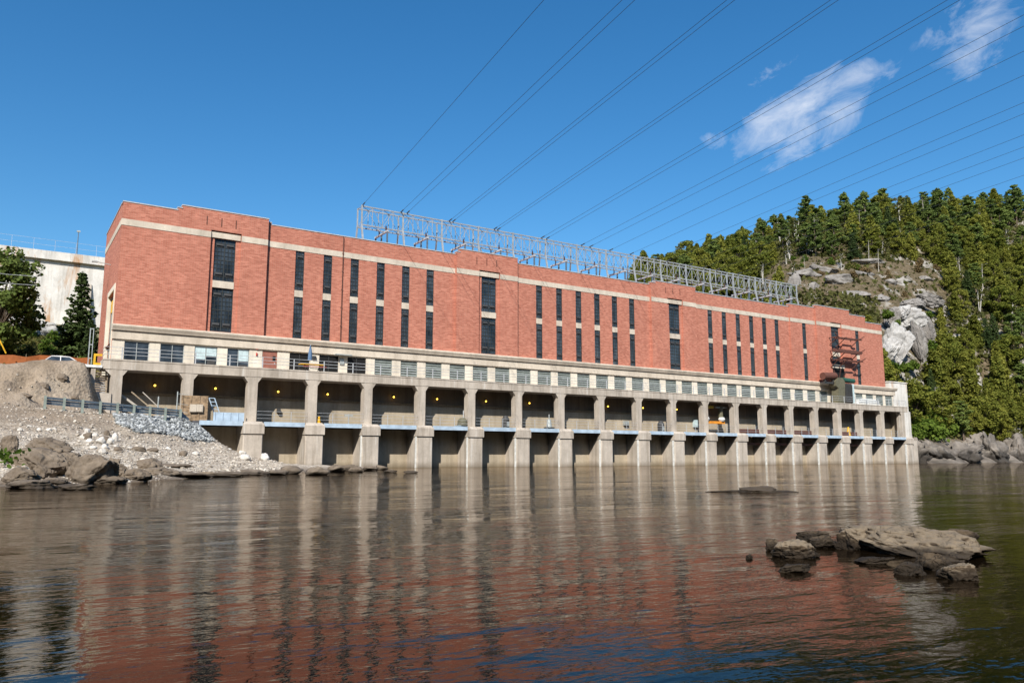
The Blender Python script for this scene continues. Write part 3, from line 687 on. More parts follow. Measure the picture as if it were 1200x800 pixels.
# conductors over the river
DL=Vector((.1104,.9932,-.0364))
cx=[33.7,38.6,39.4,45.2,45.7,51.8,52.3,59.3,60.1,66.1,67.6,71.2,75.1,80.1,82.4,87.1,90.1,93.0,98.0,104.4]
for i,x in enumerate(cx):
    A=Vector((x,GY+.3,Z1+.1)); m=MB(); pts=[]
    for k in range(41):
        s=k/40*230; p=A-DL*s; p.z-= .9*math.sin(math.pi*min(1,s/230))*0; pts.append(p)
    m.tube(pts[0],pts[0]-DL*1.2,.07,n=6) ; m.path(pts,.017,5)
    solo(m,'power_line',M['cable'],A,'%s power line from the left, slanting up across the sky from the roof gantry'%ORD[i+1],'power line','power lines from the roof gantry')

# small roof things
solo(MB().box(30.2,34.2,86,88,24.0,26.6).box(30.0,34.4,85.8,88.2,26.6,26.75),'roof_vent_box',M['brick'],(32.2,87,24),'low brick vent housing on the roof just left of the gantry','vent')

# ------------------------------------------------------------------ deck equipment
def ring(m,c,axis,r,L,n=18):
    a=Vector(c); b=a+Vector(axis)*L; m.tube(a,b,r,r,n); return m
TX,TY=118.3,78.4
tr=empty('transformer',(TX,TY,9.68),'tall olive transformer with brown tank and green hood on the deck before a brown-racked window','transformer')
to=Vector((TX,TY,9.68))
def pxz(px,py): P=at_y(px,py,TY); return P.x,P.z
m=MB(); ol=[pxz(*q) for q in ((979,471),(986.5,471),(986.5,448),(984,443),(978.5,442.5),(975.5,447),(976,452),(979,455))]
ol[0]=(ol[0][0],9.72); ol[1]=(ol[1][0],9.72); m.prism(ol,TY-.6,TY+.7,'y'); m.build('tank',M['tank'],tr,to)
c0=pxz(963.5,440.5); c1=pxz(977.5,440.5); m=MB(); m.tube((c0[0],TY-.1,c0[1]),(c1[0],TY-.1,c1[1]),.58,.58,18); m.build('conservator',M['brownsteel'],tr,to)
m=MB(); e0=pxz(964.5,448); e1=pxz(976,448)
m.box(e0[0],e1[0]+.6,TY-.3,TY+.1,e0[1]-.15,e0[1]+.12)
for xx in (e0[0]+.3,e1[0]-.2): m.box(xx-.12,xx+.12,TY-.3,TY+.1,e0[1],c0[1]-.3)
m.bar((e1[0],TY-.1,e0[1]),(e1[0]+.8,TY-.1,e0[1]-1.2),.2); m.build('cradle',M['darkmetal'],tr,to)
h0=pxz(987,445); h1=pxz(1000,446.5); m=MB(); m.tube((h0[0],TY,h0[1]),(h1[0],TY,h1[1]),.42,.40,16); m.build('hood',M['greenroof'],tr,to)
r0=pxz(988,449); r1=pxz(997,470); m=MB(); m.box(r0[0],r1[0],TY-.3,TY+.5,9.72,r0[1])
for k in range(6): xx=r0[0]+(r1[0]-r0[0])*k/5.5; m.box(xx,xx+.10,TY-.48,TY-.3,9.9,r0[1]-.2)
m.build('radiator',M['darkmetal'],tr,to)
k0=pxz(996.5,450); k1=pxz(1000,470); m=MB(); m.box(k0[0]+.1,k1[0],TY-.3,TY+.4,9.72,k0[1]); m.build('cabinet',M['blind'],tr,to)
for bx,by,tx,ty in ((980,443,978,433),(984,444,986,432),(988,445,992,434)):
    A=pxz(bx,by); B=pxz(tx,ty); A=Vector((A[0],TY+.1,A[1])); B=Vector((B[0],TY+.1,B[1]))
    m=MB(); m.tube(A,B,.05,n=8)
    for q in range(6): m.tube(A.lerp(B,.15+q*.12),A.lerp(B,.21+q*.12),.15,.08,10)
    m.build('bushing',M['insul'],tr,to)
solo(MB().box(118.0,124.6,77.5,78.9,9.72,9.95).box(118.6,124.2,77.45,77.55,9.95,10.55).box(119.5,123.6,77.6,78.6,10.0,10.7),'equipment_platform',M['white'],(121,78.2,9.7),'low white metal equipment platform on the deck at the foot of the transformer','platform')
m=MB()
for x,h in ((119.9,14.1),(121.1,14.0),(122.3,13.9),(123.5,13.8)):
    m.box(x-.10,x+.10,79.5,79.72,15.0,16.3)
for k,(z,nm) in enumerate(((20.6,'upper'),(18.4,'middle'),(16.9,'lower'))):
    m=MB(); a,b=113.3,121.0
    for y in (77.9,78.7): m.bar((a+.8,y,z),(b,y,z+.05),.16)
    for x in (a+1.2,116.6,b-.8): m.bar((x,77.7,z+.1),(x,79.7,z+.1),.14); m.bar((x,78.0,z),(x,79.62,z-1.2),.10)
    if k==1: m.box(a,b-.3,77.75,78.2,z-.25,z+.25)
    for x in (a+1.0,b-.6): m.bar((x,77.8,z+.1),(x+(-.9 if x<116 else 1.0),77.6,z+.6),.12)
    solo(m,'bus_rack',M['brownsteel'],(116.7,79.5,z),'%s of three rusty brown steel racks fixed across the window at the right end'%nm,'steel rack','brown racks on the right end window')
m=MB(); m.box(114.9,118.2,79.44,79.72,15.75,16.4); part(m,'stone_lintel',M['stone'])
m=MB(); m.box(115.0,118.0,79.46,79.70,13.3,15.74); part(m,'dark_opening',M['black'])
# picnic table, umbrella
PX=26.6; PY=78.0; o3=Vector((PX,PY,9.68))
pt=empty('picnic_table',o3,'yellow and red picnic table on the deck in front of a dark window','table')
m=MB(); m.box(PX-1.6,PX+.9,PY-.4,PY+.4,10.40,10.46); m.build('tabletop',M['yellow'],pt,o3)
for s in (-1,1):
    m=MB(); m.box(PX-1.5,PX+.9,PY+s*.75-.15,PY+s*.75+.15,10.12,10.17); m.build('bench',M['red' if s<0 else 'darkmetal'],pt,o3)
    m=MB(); m.bar((PX+s*.8-.3,PY-.75,9.7),(PX+s*.8-.3,PY,10.4),.07); m.bar((PX+s*.8-.3,PY+.75,9.7),(PX+s*.8-.3,PY,10.4),.07); m.build('leg',M['darkmetal'],pt,o3)
UP=Vector((25.95,77.7,9.68)); um=empty('patio_umbrella',UP,'closed dark blue patio umbrella standing by the picnic table on the deck','umbrella')
m=MB(); m.tube((0,0,0),(0,0,2.75),.03,n=8); m.build('pole',M['white'],um)
m=MB(); m.tube((0,0,1.15),(0,0,1.9),.22,.20,10); m.tube((0,0,1.9),(0,0,2.7),.20,.04,10); m.build('canopy',M['umbrella'],um)
# grey wall boxes
for px,nm in ((368,'square grey electrical box on the pale wall between the dark deck windows'),):
    P=at_y(px,419,79.66); solo(MB().box(P.x-.2,P.x+.2,79.55,79.71,P.z-.18,P.z+.18),'wall_box',M['darkmetal'],P,nm,'electrical box')
P=at_y(400.5,423.5,79.66); solo(MB().box(P.x-.22,P.x+.22,79.56,79.71,P.z-.3,P.z+.3).box(P.x-.9,P.x+.9,79.0,79.71,P.z+.62,P.z+.72),'wall_panel',M['alu'],P,'grey wall panel under a small canopy between the last two dark windows','panel')
P=at_y(301,411,79.66); solo(MB().box(P.x-.1,P.x+.1,79.56,79.71,P.z+.15,P.z+.45).box(P.x-.06,P.x+.06,79.6,79.71,P.z-.5,P.z-.2),'alarm_light',M['red'],P,'small red alarm light on the pale wall left of the brown door','light')
# hoist in bay
hx0,hx1=82.7,87.8; HO=Vector((84.5,77.9,4.44)); ho=empty('gate_hoist',HO,'yellow gate hoist with two pale cylinders hanging in a dark bay of the deck','hoist')
m=MB(); m.box(82.85,85.0,78.2,78.6,7.95,8.30); m.build('upper_beam',M['yellow'],ho,HO)
m=MB(); m.box(83.15,87.2,78.2,78.6,5.80,6.15); m.build('lower_beam',M['orange'],ho,HO)
for x in (83.55,86.7):
    m=MB(); m.tube((x,78.5,6.4),(x,78.5,8.4),.34,n=12); m.build('rod',M['tank'],ho,HO)
    m=MB(); m.tube((x,78.35,6.16),(x,78.35,6.42),.36,.5,14); m.tube((x,78.35,6.42),(x,78.35,6.72),.5,.36,14); m.build('cylinder',M['white'],ho,HO)
m=MB(); m.box(85.6,87.9,78.3,78.6,8.05,8.2); m.build('light_bar',M['alu'],ho,HO)
# machinery on walkways
def place(px,py,Y=77.6): return at_y(px,py,Y)
def pump(px,label,kind):
    P=place(px,500); P.z=4.42; x,y,z=P
    if kind=='dome':
        e=empty('walkway_motor',P,label,'motor'); m=MB(); m.box(x-.75,x+.75,y-.4,y+.4,z,z+.2); m.build('base',M['bluepaint'],e,P)
        m=MB(); m.tube((x,y,z+.2),(x,y,z+.8),.62,.55,16); m.tube((x,y,z+.8),(x,y,z+1.05),.55,.25,16); m.build('housing',M['tank'],e,P); m=MB(); m.tube((x+.1,y,z+1),(x+.1,y,z+1.9),.05,n=6); m.build('pipe',M['steel'],e,P)
    elif kind=='tank':
        e=empty('walkway_tank',P,label,'tank'); m=MB(); m.tube((x,y,z+.1),(x,y,z+1.1),.45,.45,16); m.tube((x,y,z+1.1),(x,y,z+1.45),.45,.22,16); m.build('shell',M['darkmetal'],e,P); m=MB(); m.box(x-.12,x+.2,y-.5,y-.4,z+.2,z+.75); m.box(x-.5,x+.5,y-.45,y+.45,z,z+.1); m.build('gauge_panel',M['alu'],e,P)
    elif kind=='cone':
        e=empty('walkway_pump',P,label,'pump'); m=MB(); m.box(x-.5,x+.5,y-.4,y+.4,z,z+.25); m.build('base',M['darkmetal'],e,P); m=MB(); m.tube((x,y,z+.25),(x,y,z+1.2),.36,.22,14); m.tube((x,y,z+1.2),(x,y,z+1.8),.07,.07,8); m.build('casing',M['alu'],e,P)
    return e
pump(542,'squat olive motor on a blue base on the walkway, beside a pier','dome')
pump(592.5,'black upright tank with pale gauge panel on the walkway','tank')
pump(643.5,'pale tapering pump on the walkway in front of the lit bay wall','cone')
pump(774.5,'dark tank on the walkway in the bay just left of the yellow hoist','tank')
for px,py,lab,mt,w,h in ((733.5,495.5,'grey box fixed on the lit bay wall two bays left of the yellow hoist','alu',.75,.55),(815.5,496,'pale blue control panel standing below the yellow hoist','blind',.9,1.0),(526,483,'small dark valve box on the lit bay wall of the third bay','darkmetal',.3,.4)):
    if px==526: px,py=326.5,481
    P=at_y(px,py,79.4); m=MB(); m.box(P.x-w/2,P.x+w/2,79.2,79.62,P.z-h/2,P.z+h/2); m.box(P.x-w/2+.1,P.x+w/2-.1,79.17,79.2,P.z-h/2+.1,P.z+h/2-.1); solo(m,'control_box',M[mt],P,lab,'control box')
P=place(374,489.5,77.2); P.z=4.42; m=MB(); m.tube(P,P+Vector((0,0,.75)),.16,.10,10); m.box(P.x-.25,P.x+.25,P.y-.2,P.y+.2,P.z,P.z+.08); solo(m,'yellow_hydrant',M['yellow'],P,'small yellow hydrant at the foot of the column between the third and fourth bays','hydrant')
P=place(994.5,509,77.4); P.z=4.42; m=MB(); m.tube(P,P+Vector((0,0,1.5)),.35,.12,10); m.box(P.x-.4,P.x+.4,P.y-.35,P.y+.35,P.z,P.z+.1); solo(m,'yellow_valve_stand',M['yellow'],P,'yellow valve stand on the walkway in a bay near the right end','valve stand')
P=place(408.5,492,77.3); P.z=4.42; m=MB(); m.tube(P,P+Vector((0,0,1.0)),.05,n=6); m.box(P.x-.45,P.x+.45,P.y-.06,P.y+.06,P.z+.85,P.z+1.0); solo(m,'bollard_stand',M['alu'],P,'short grey T-shaped stand on the walkway of the fourth bay','stand')
# rusty stop log beams in three bays of the right part
for i,nm in ((13,'nearest'),(14,'middle'),(15,'third'),(17,'farthest')):
    a,b=piers[i]+.55,piers[i+1]-.55
    m=MB(); m.box(a,b-.6,77.2,77.6,4.44,5.1); m.box(a,b-.6,77.18,77.2,4.6,4.66); solo(m,'stop_log',M['brownsteel'],((a+b)/2,77.4,4.44),'%s of the rusty stop log beams lying on the walkways of the right-hand bays'%nm,'stop log','rusty stop logs')
    m=MB(); m.box(a,b,77.3,77.5,2.85,3.15); solo(m,'cross_beam',M['brownsteel'],((a+b)/2,77.4,2.85),'%s of the rusty cross beams spanning between piers below the walkway'%nm,'beam','rusty cross beams')
# plywood barrier + crates in the second bay
P0=at_y(214,490,76.7); P1=at_y(243,490,76.7)
m=MB(); m.box(P0.x-.2,P1.x,76.62,76.68,4.4,6.7)
for x in np.linspace(P0.x-.1,P1.x-.1,4): m.box(x-.05,x+.05,76.56,76.62,4.4,6.7)
solo(m,'plywood_barrier',M['plywood'],(P0.x,76.65,4.4),'brown plywood barrier screen standing on the walkway of the second bay','barrier')
for px,nm in ((226.5,'left'),(233.8,'right')):
    P=at_y(px,478,76.45); m=MB(); m.box(P.x-.30,P.x+.30,76.40,76.54,P.z-.35,P.z+.35); m.box(P.x-.26,P.x+.26,76.38,76.40,P.z-.3,P.z+.3)
    solo(m,'notice_board',M['stone'],P,'%s of two pale notice boards on the brown plywood barrier'%nm,'notice board','boards on the plywood barrier')
m=MB(); A=at_y(244,482,77.5); m.bar((A.x,77.5,6.6),(A.x+.8,77.5,4.5),.08); m.bar((A.x+.5,77.5,6.6),(A.x+1.3,77.5,4.5),.08)
for k in range(6): q=k/6; m.bar((A.x+.8*q,77.5,6.6-2.1*q),(A.x+.5+.8*q,77.5,6.6-2.1*q),.06)
solo(m,'metal_ladder',M['bluepaint'],(A.x,77.5,4.5),'blue metal ladder leaning behind the plywood barrier in the second bay','ladder')
m=MB(); m.box(16.6,19.4,76.55,76.62,4.45,5.25)
for k in range(4): m.box(16.7+k*.7,16.76+k*.7,76.5,76.55,4.45,5.25)
solo(m,'blue_barrier_panel',M['bluepaint'],(18,76.6,4.45),'pale blue panel along the walkway edge of the second bay','panel')
# timbers in first bay
for k,(x,z,dx,dz,w,nm) in enumerate(((8.9,6.6,2.6,-2.0,.26,'thick dark timber'),(9.7,6.9,2.4,-2.1,.16,'thin grey timber'),(10.6,6.9,2.4,-2.3,.12,'slender brown timber'),(8.8,5.6,1.6,-1.1,.2,'short pale timber'))):
    m=MB(); m.bar((x,77.9-k*.15,z),(x+dx,77.2,z+dz),w,w*.7); solo(m,'timber',M['wood' if k%2 else 'deadwood'],(x,77.5,4.4),'%s leaning in the first bay behind the road barrier'%nm,'timber')
m=MB(); m.tube((13.35,76.4,4.3),(13.35,76.4,7.0),.05,n=8); m.tube((11.8,76.6,4.3),(11.8,76.6,6.5),.06,n=8)
for h in (5.2,5.9,6.8): m.tube((13.35,76.4,h),(14.3,76.4,h-.1),.02,n=5)
solo(m,'gate_posts',M['alu'],(13.3,76.4,4.3),'two slim grey gate posts at the right side of the first bay','gate posts')
# stairs at the left end
SO=Vector((6.9,77.6,6.6)); stp=empty('access_stairs',SO,'small steel access stairs under the deck at the left end beside the earth bank','stairs')
m=MB()
for k in range(9): m.box(6.55+.02*k,7.55,77.3+.12*k,77.55+.12*k,6.7+.22*k,6.76+.22*k)
m.build('tread',M['steel'],stp,SO)
for x in (6.6,7.6):
    m=MB(); m.bar((x,77.2,6.6),(x,78.5,8.9),.10); m.build('stringer',M['wood'],stp,SO)
P=at_y(98,428,77); Q=at_y(121,428,77)
solo(MB().box(P.x,7.14,76.9,79.5,8.84,9.06),'landing_slab',M['white'],(6.5,78,8.84),'white landing slab bridging from the earth bank to the left end of the deck','slab')
m=MB(); m.box(5.98,6.06,77.1,77.18,9.06,12.3); m.box(6.24,6.30,77.1,77.16,9.06,12.3)
for z in (9.6,10.8,12.2): m.box(6.05,6.25,77.12,77.18,z,z+.08)
solo(m,'gate_post_pair',M['alu'],(6.1,77.1,9.06),'tall pair of grey gate posts on the white landing slab','gate posts')
m=MB(); m.box(6.42,6.58,77.0,77.06,9.08,10.05); m.box(6.58,7.08,77.0,77.06,9.86,10.05); m.box(6.58,7.0,77.0,77.06,9.08,9.26);
solo(m,'yellow_gate_frame',M['yellow'],(6.7,77,9.08),'small bright yellow gate frame on the landing slab at the left end','gate')
m=MB(); m.bar((7.9,79.2,13.9+.0),(7.9,79.2,13.95),.01); 
m=MB(); A=Vector((8.1,86.5,20.2)); m.bar(A,A+Vector((-1.3,-.1,.12)),.07); m.box(A.x-1.7,A.x-1.2,A.y-.2,A.y+.1,A.z+.05,A.z+.2); solo(m,'wall_light',M['alu'],A,'grey arm light sticking out of the left brick end wall','wall light')
# right retaining wall
m=MB(); m.box(133.4,138.9,81.0,82.2,3.0,14.4); m.box(133.3,139.0,80.9,82.3,14.4,14.6); m.box(132.3,134.9,78.4,81.0,3.0,9.0); solo(m,'retaining_wall',M['dam'],(134,81.5,3),'pale concrete retaining wall closing the right end of the power station','wall')

# ------------------------------------------------------------------ left: dam, road barrier, car, net
DM=empty('concrete_dam',(0,141,15),'high pale concrete dam wall with white and rusty streaks behind the left trees','dam'); do=Vector((0,141,15))
m=MB(); m.box(-70,30,140.4,147,10,31.7); m.build('dam_face',M['dam'],DM,do)
m=MB(); m.box(-70.3,30.3,139.8,147.2,31.72,33.05); m.build('crest_slab',M['dam'],DM,do)
m=MB(); m.hexa([(9.6,137.5,15),(10.6,137.5,15),(10.6,140.5,15),(9.6,140.5,15)],[(9.6,140.2,28.5),(10.6,140.2,28.5),(10.6,140.5,28.5),(9.6,140.5,28.5)]); m.build('buttress',M['conc'],DM,do)
m=MB()
for k in range(26): m.bar((-50+k*2.9,140.2,33.05),(-50+k*2.9,140.2,34.9),.035)
for h in (34.0,34.9): m.bar((-50,140.2,h),(28,140.2,h),.025)
solo(m,'crest_fence',M['steel'],(0,140.2,33.05),'thin wire fence along the top of the pale dam','fence')
LPo=Vector((8.2,141,33.05)); lm=empty('dam_lamp_post',LPo,'slim grey lamp post standing on the crest of the dam','lamp post')
m=MB(); m.tube((0,0,0),(0,0,3.9),.09,.06,8); m.build('post',M['guard'],lm); m=MB(); m.box(-.25,.25,-.15,.15,3.9,4.15); m.build('lamp_head',M['alu'],lm)
# road barrier
BA=at_y(55,470,68.5); rb=empty('road_barrier',(2.8,68.6,4.6),'blue grey steel road barrier on short posts along the gravel edge','road barrier'); ro=Vector((2.8,68.6,4.6))
bpts=[]
for k in range(9):
    t=k/8; x=2.7+10.2*t; y=68.3+4.0*t; bpts.append(Vector((x,y,H1(x,y))))
zt=[5.28-.45*k/8 for k in range(9)]
m=MB()
for k in range(8):
    a=bpts[k].copy(); b=bpts[k+1].copy(); a.z=zt[k]; b.z=zt[k+1]
    for dz,dy in ((.20,-.10),(.0,-.03),(-.20,-.10)): m.bar(a+Vector((0,dy-.05,dz)),b+Vector((0,dy-.05,dz)),.05,.17)
a=bpts[8].copy(); a.z=zt[8]; m.bar(a+Vector((0,-.1,0)),a+Vector((.8,.3,-.6)),.05,.35)
m.build('rail',M['guard'],rb,ro)
for k in range(9):
    a=bpts[k]; m=MB(); m.box(a.x-.09,a.x+.09,a.y-.40,a.y-.24,a.z-.5,zt[k]+.34); m.build('post',M['post'],rb,ro)
# orange net fence and car
nf=empty('orange_net_fence',(0,82,9.3),'long strip of dull orange barrier netting along the top of the earth bank','fence'); no=Vector((0,82,9.3))
m=MB(); pr=None
for k in range(26):
    x=-20+k*1.08; y=88+fb(x*.3,1,2)*.8; z=H1(x,y)+.05; top=z+1.15+.35*fb(x*.5,3,1)
    if pr: m.hexa([pr[0],(x,y,z),(x,y+.02,z),(pr[0][0],pr[0][1]+.02,pr[0][2])],[pr[1],(x,y,top),(x,y+.02,top),(pr[1][0],pr[1][1]+.02,pr[1][2])])
    pr=((x,y,z),(x,y,top))
m.build('netting',M['orangenet'],nf,no)
for k in range(0,26,4):
    x=-20+k*1.08; y=88.03+fb(x*.3,1,2)*.8; m=MB(); m.tube((x,y,H1(x,y)-.2),(x,y,H1(x,y)+1.4),.03,n=6); m.build('post',M['wood'],nf,no)
CO=Vector((4.6,83.2,8.5)); CO.z=H1(4.6,83.2)-.02
car=empty('parked_car',CO,'white parked car seen only by its roof behind the top of the earth bank','car')
CL=4.3
def carprof(pts,y0,y1,name,mat,inset=0): m=MB(); m.prism(pts,y0,y1,'y'); return m.build(name,mat,car)
carprof([(-2.1,.35),(2.1,.35),(2.15,.75),(1.3,.9),(-1.75,.95),(-2.12,.8)],-.85,.85,'body',M['carpaint'])
m=MB(); bot=[(-1.7,-.8,.93),(1.15,-.8,.9),(1.15,.8,.9),(-1.7,.8,.93)]; top=[(-1.15,-.62,1.42),(.35,-.62,1.42),(.35,.62,1.42),(-1.15,.62,1.42)]; m.hexa(bot,top); m.build('windows',M['glass'],car)
m=MB(); m.prism([(-1.22,1.40),(.42,1.40),(.3,1.47),(-.4,1.50),(-1.1,1.47)],-.66,.66,'y')
for a,b in (((1.15,-.8,.9),(.35,-.64,1.42)),((1.15,.8,.9),(.35,.64,1.42)),((-1.7,-.8,.93),(-1.15,-.64,1.42)),((-1.7,.8,.93),(-1.15,.64,1.42)),((-.4,-.82,.93),(-.4,-.64,1.42))): m.bar(a,b,.07)
m.build('roof',M['carpaint'],car)
for sx in (-1.3,1.3):
    for sy in (-.8,.8):
        m=MB(); m.tube((sx,sy-.1,.32),(sx,sy+.1,.32),.32,.32,18); w=m.build('wheel',M['black'],car); m=MB(); m.tube((sx,sy-.11,.32),(sx,sy+.11,.32),.18,.18,12); m.build('rim',M['alu'],w)
for sy in (-.6,.6): m=MB(); m.box(2.1,2.17,sy-.15,sy+.15,.58,.72); m.build('headlight',M['white'],car)
# service wires on the left
for k,dz in enumerate((0,-.9)):
    A=at_y(-30,316,90); B=at_y(44,324,90); m=MB(); m.path([A+Vector((0,0,dz)),(A+B)/2+Vector((0,0,dz-.12)),B+Vector((0,0,dz))],.03,5)
    solo(m,'service_wire',M['alu'],A,'%s of two pale service wires running into the left tree'%('upper','lower')[k],'wire','service wires at the left tree')
m=MB(); A=at_y(-2,395,86); B=at_y(7,414,86); m.tube(A,B,.06,n=6); solo(m,'yellow_guy_guard',M['yellow'],B,'thin slanted yellow guy guard at the far left edge','guy guard')

# ------------------------------------------------------------------ rocks
def rock_mesh(name,mat,sx,sy,sz,seed,sub=4,cuts=9,rough=.12,sm=True,cleft=.12):
    bm=bmesh.new(); bmesh.ops.create_icosphere(bm,subdivisions=sub,radius=1.0)
    rnd=random.Random(seed); pl=[]
    for k in range(cuts):
        n=Vector((rnd.gauss(0,1),rnd.gauss(0,1),rnd.gauss(0,.8))).normalized(); pl.append((n,rnd.uniform(.55,.88)))
    rough=rough*(.6 if name=='rock_face' else 1)
    o=Vector((seed*1.7%31,seed*2.3%17,seed*.9%13))
    for v in bm.verts:
        p=v.co.copy()
        for n,d in pl:
            e=p.dot(n)-d
            if e>0: p-=n*e*.92
        q=v.co*1.5+o
        dv=mnoise.voronoi(Vector((q.x,q.y,q.z*.7))*(.85 if cleft>.2 else 1.15)+Vector((mnoise.noise(q*1.5),mnoise.noise(q*1.5+Vector((5,1,2))),0))*.35)[0]; p*=1-cleft*(1-min(1,(dv[1]-dv[0])*(3.2 if cleft>.2 else 4.5)))
        p*=1+mnoise.fractal(q,1.0,2.0,5)*rough*1.6+mnoise.fractal(q*4,1.0,2.0,3)*rough*.3
        v.co=Vector((p.x*sx,p.y*sy,p.z*sz))
    me=bpy.data.meshes.new(name); bm.to_mesh(me); bm.free(); me.materials.append(mat)
    me.polygons.foreach_set('use_smooth',[sm]*len(me.polygons)); 
    return me
def rock(name,mat,loc,size,seed,label,group=None,rz=0,tilt=(0,0),sub=4,cuts=9,rough=.12):
    me=rock_mesh(name,mat,size[0]/2,size[1]/2,size[2]/2,seed,sub,cuts,rough,name!='rock_face',.30 if name=='shore_ledge' else .17 if name=='rock_face' else .05 if name=='slope_outcrop' else .10); o=bpy.data.objects.new(name,me); col.objects.link(o)
    o.location=loc; o.rotation_euler=(tilt[0],tilt[1],rz); return tag(o,label,'rock',group)
def on_ground(px,py,H,lo,hi):
    best=None; d=ray(px,py); prev=None
    k=lo
    while k<hi:
        x,y,z=d[0]*k,d[1]*k,d[2]*k+HC
        if z<H(x,y): return Vector((x,y,z))
        k*=1.012
    return None
HZ=R(-33)
def px_rock(cx,base,w,h,label,mat='shorerock',group=None,seed=0,dr=1.0,rz=.0,zbase=None,roll=0,sub=4):
    P=on_ground(cx,base,H1,15,120) if zbase is None else at_z(cx,base,zbase)
    if P is None: P=at_z(cx,base,0)
    dp=depth(P.x,P.y); W=w*dp/FPX; Hh=h*dp/FPX
    f=Vector((math.cos(HEAD),math.sin(HEAD),0)); c=P+f*W*dr*.35
    c.z=P.z+Hh*.36
    return rock('boulder' if W>.9 else 'stone',M[mat],c,(W*1.12,W*dr,Hh*1.35),seed,label,group,HZ+rz,(0,roll),sub)
big=[(46,530,55,17,'long flat-topped brown boulder at the back of the left shore group',.10),
 (93,567,66,37,'largest rounded brown boulder on the left shore, at the water edge',.08),
 (44,557,46,30,'grassy hump of brown rock between the largest boulder and the left edge',-.05),
 (122,572,42,13,'low pale brown slab lying in the water before the largest boulder',.0),
 (170,551,30,15,'lone brown boulder with sharp shaded edge to the right of the shore group',.15),
 (6,532,20,22,'brown boulder cut off by the left photo edge, above the grass tuft',.0),
 (130,548,16,13,'upright pointed brown boulder just right of the largest boulder',.0),
 (12,569,44,20,'broad low brown rock at the waterline by the left edge',.05),
 (46,560,32,15,'dark split brown rock at the waterline under the grassy hump',.05),
 (60,569,36,9,'flat wet ledge at the waterline left of the low slab',.0),
 (157,563,32,14,'brown rock with sloping back right of the low slab',.1),
 (180,557,48,9,'long low brown ledge reaching right along the shore',.0),
 (20,548,30,18,'brown boulder behind the grass tuft on the left shore',.1),
 (72,548,32,18,'brown boulder leaning behind the largest boulder',.0),
 (136,560,24,16,'squat brown boulder tucked between the largest boulder and the sloping rock',.0),
 (106,541,26,9,'thin dark ledge on top of the shore group behind the largest boulder',.1)]
for i,(cx,b,w,h,lab,rl_) in enumerate(big): px_rock(cx,b,w,h,lab,'shorerock',None,100+i*3,.8,random.uniform(-.3,.3),None,rl_,5)
wh=[(97,515,9,8),(103,520,9,6),(110,513,7,6),(116,520,11,9),(122,526,10,6),(128,521,9,8),(133,516,8,9),(107,527,8,5),(118,531,9,6),(135,525,7,5),(100,508,8,6),(44,506,6,5),(56,505,7,4),(63,504,5,4),(150,526,9,4),(196,527,7,4),(291,528,9,8),(297,535,13,8),(286,539,13,7),(304,536,9,6),(308,540,14,9),(228,533,8,4),(268,528,5,3),(283,532,8,5),(22,505,6,4),(33,502,7,5)]
for i,(cx,b,w,h) in enumerate(wh): px_rock(cx,b,w,h,'pale broken rock lying on the light gravel of the left shore','whiterock','pale rocks on the gravel',300+i,.9,random.uniform(-1,1),None,random.uniform(-.2,.2),3)
for i,(cx,b,w,h,lab) in enumerate([(101,516,11,11,'dark grey upright rock at the left of the pale rock cluster'),(117,518,17,8,'reddish brown rock in the middle of the pale rock cluster'),(123,511,8,7,'small grey rock on top of the pale rock cluster'),(158,529,18,6,'flat brown rock on the gravel right of the pale cluster'),(177,530,13,6,'rounded brown rock on the gravel, second right of the pale cluster'),(213,535,10,7,'single brown rock in the middle of the gravel beach'),(137,529,10,6,'brown stone at the right foot of the pale rock cluster')]):
    px_rock(cx,b,w,h,lab,'shorerock',None,400+i,.9,random.uniform(-.5,.5),None,0,3)
for i,(cx,b,w,h,lab) in enumerate([(41,446,12,8,'dark rock jutting from the upper earth bank'),(48,456,16,9,'shadowed rock below a hollow in the earth bank'),(97,455,10,7,'white rock stuck low in the right part of the earth bank'),(10,464,12,6,'small grey rock at the left foot of the earth bank'),(28,467,14,7,'grey rock at the foot of the earth bank, second from the left edge'),(70,446,14,9,'brown boulder half buried in the middle of the earth bank'),(86,468,10,5,'small rock at the foot of the earth bank above the barrier'),(22,434,9,5,'small dark rock near the left top of the earth bank'),(66,470,12,5,'grey rock right behind the left end of the road barrier')]):
    px_rock(cx,b,w,h,lab,'whiterock' if 'white' in lab else 'shorerock',None,450+i*2,.9,random.uniform(-.5,.5),None,.1,4)
for i,(cx,b,w,h,lab) in enumerate([(208,560,62,7,'long low bedrock ledge along the waterline in the middle of the left shore'),(252,558,58,6,'thin flat bedrock ledge at the waterline below the gravel beach'),(292,556,46,6,'short flat bedrock ledge just left of the dark boulder row'),(22,572,62,9,'broad flat wet bedrock ledge at the far left waterline'),(84,573,40,6,'flat wet bedrock ledge under the largest boulder'),(196,548,56,5,'half buried flat rock shelf in the gravel above the waterline'),(150,556,40,12,'low broad brown rock between the sloping rock and the gravel'),(30,536,50,12,'flat brown rock shelf at the back left of the shore group')]):
    px_rock(cx,b,w,h,lab,'shorerock',None,470+i*2,.8,random.uniform(-.15,.15),None if b<556 else .02,.02,4)
dk=[(321,545,23,9),(338,543,20,8),(352,545,22,10),(367,544,22,9),(381,546,18,8),(341,555,26,10),(368,556,28,9),(392,553,22,9),(407,551,20,8),(416,553,20,6),(432,551,20,5),(446,550,18,5),(325,556,22,6),(457,553,16,3.5),(300,553,18,6),(480,554,18,2.5)]
for i,(cx,b,w,h) in enumerate(dk):
    P=at_z(cx,b,.05); px_rock(cx,b,w,h,'dark brown boulder in the low row before the left piers','shorerock','boulders before the left piers',500+i,.8,random.uniform(-.4,.4),.02,0,3)
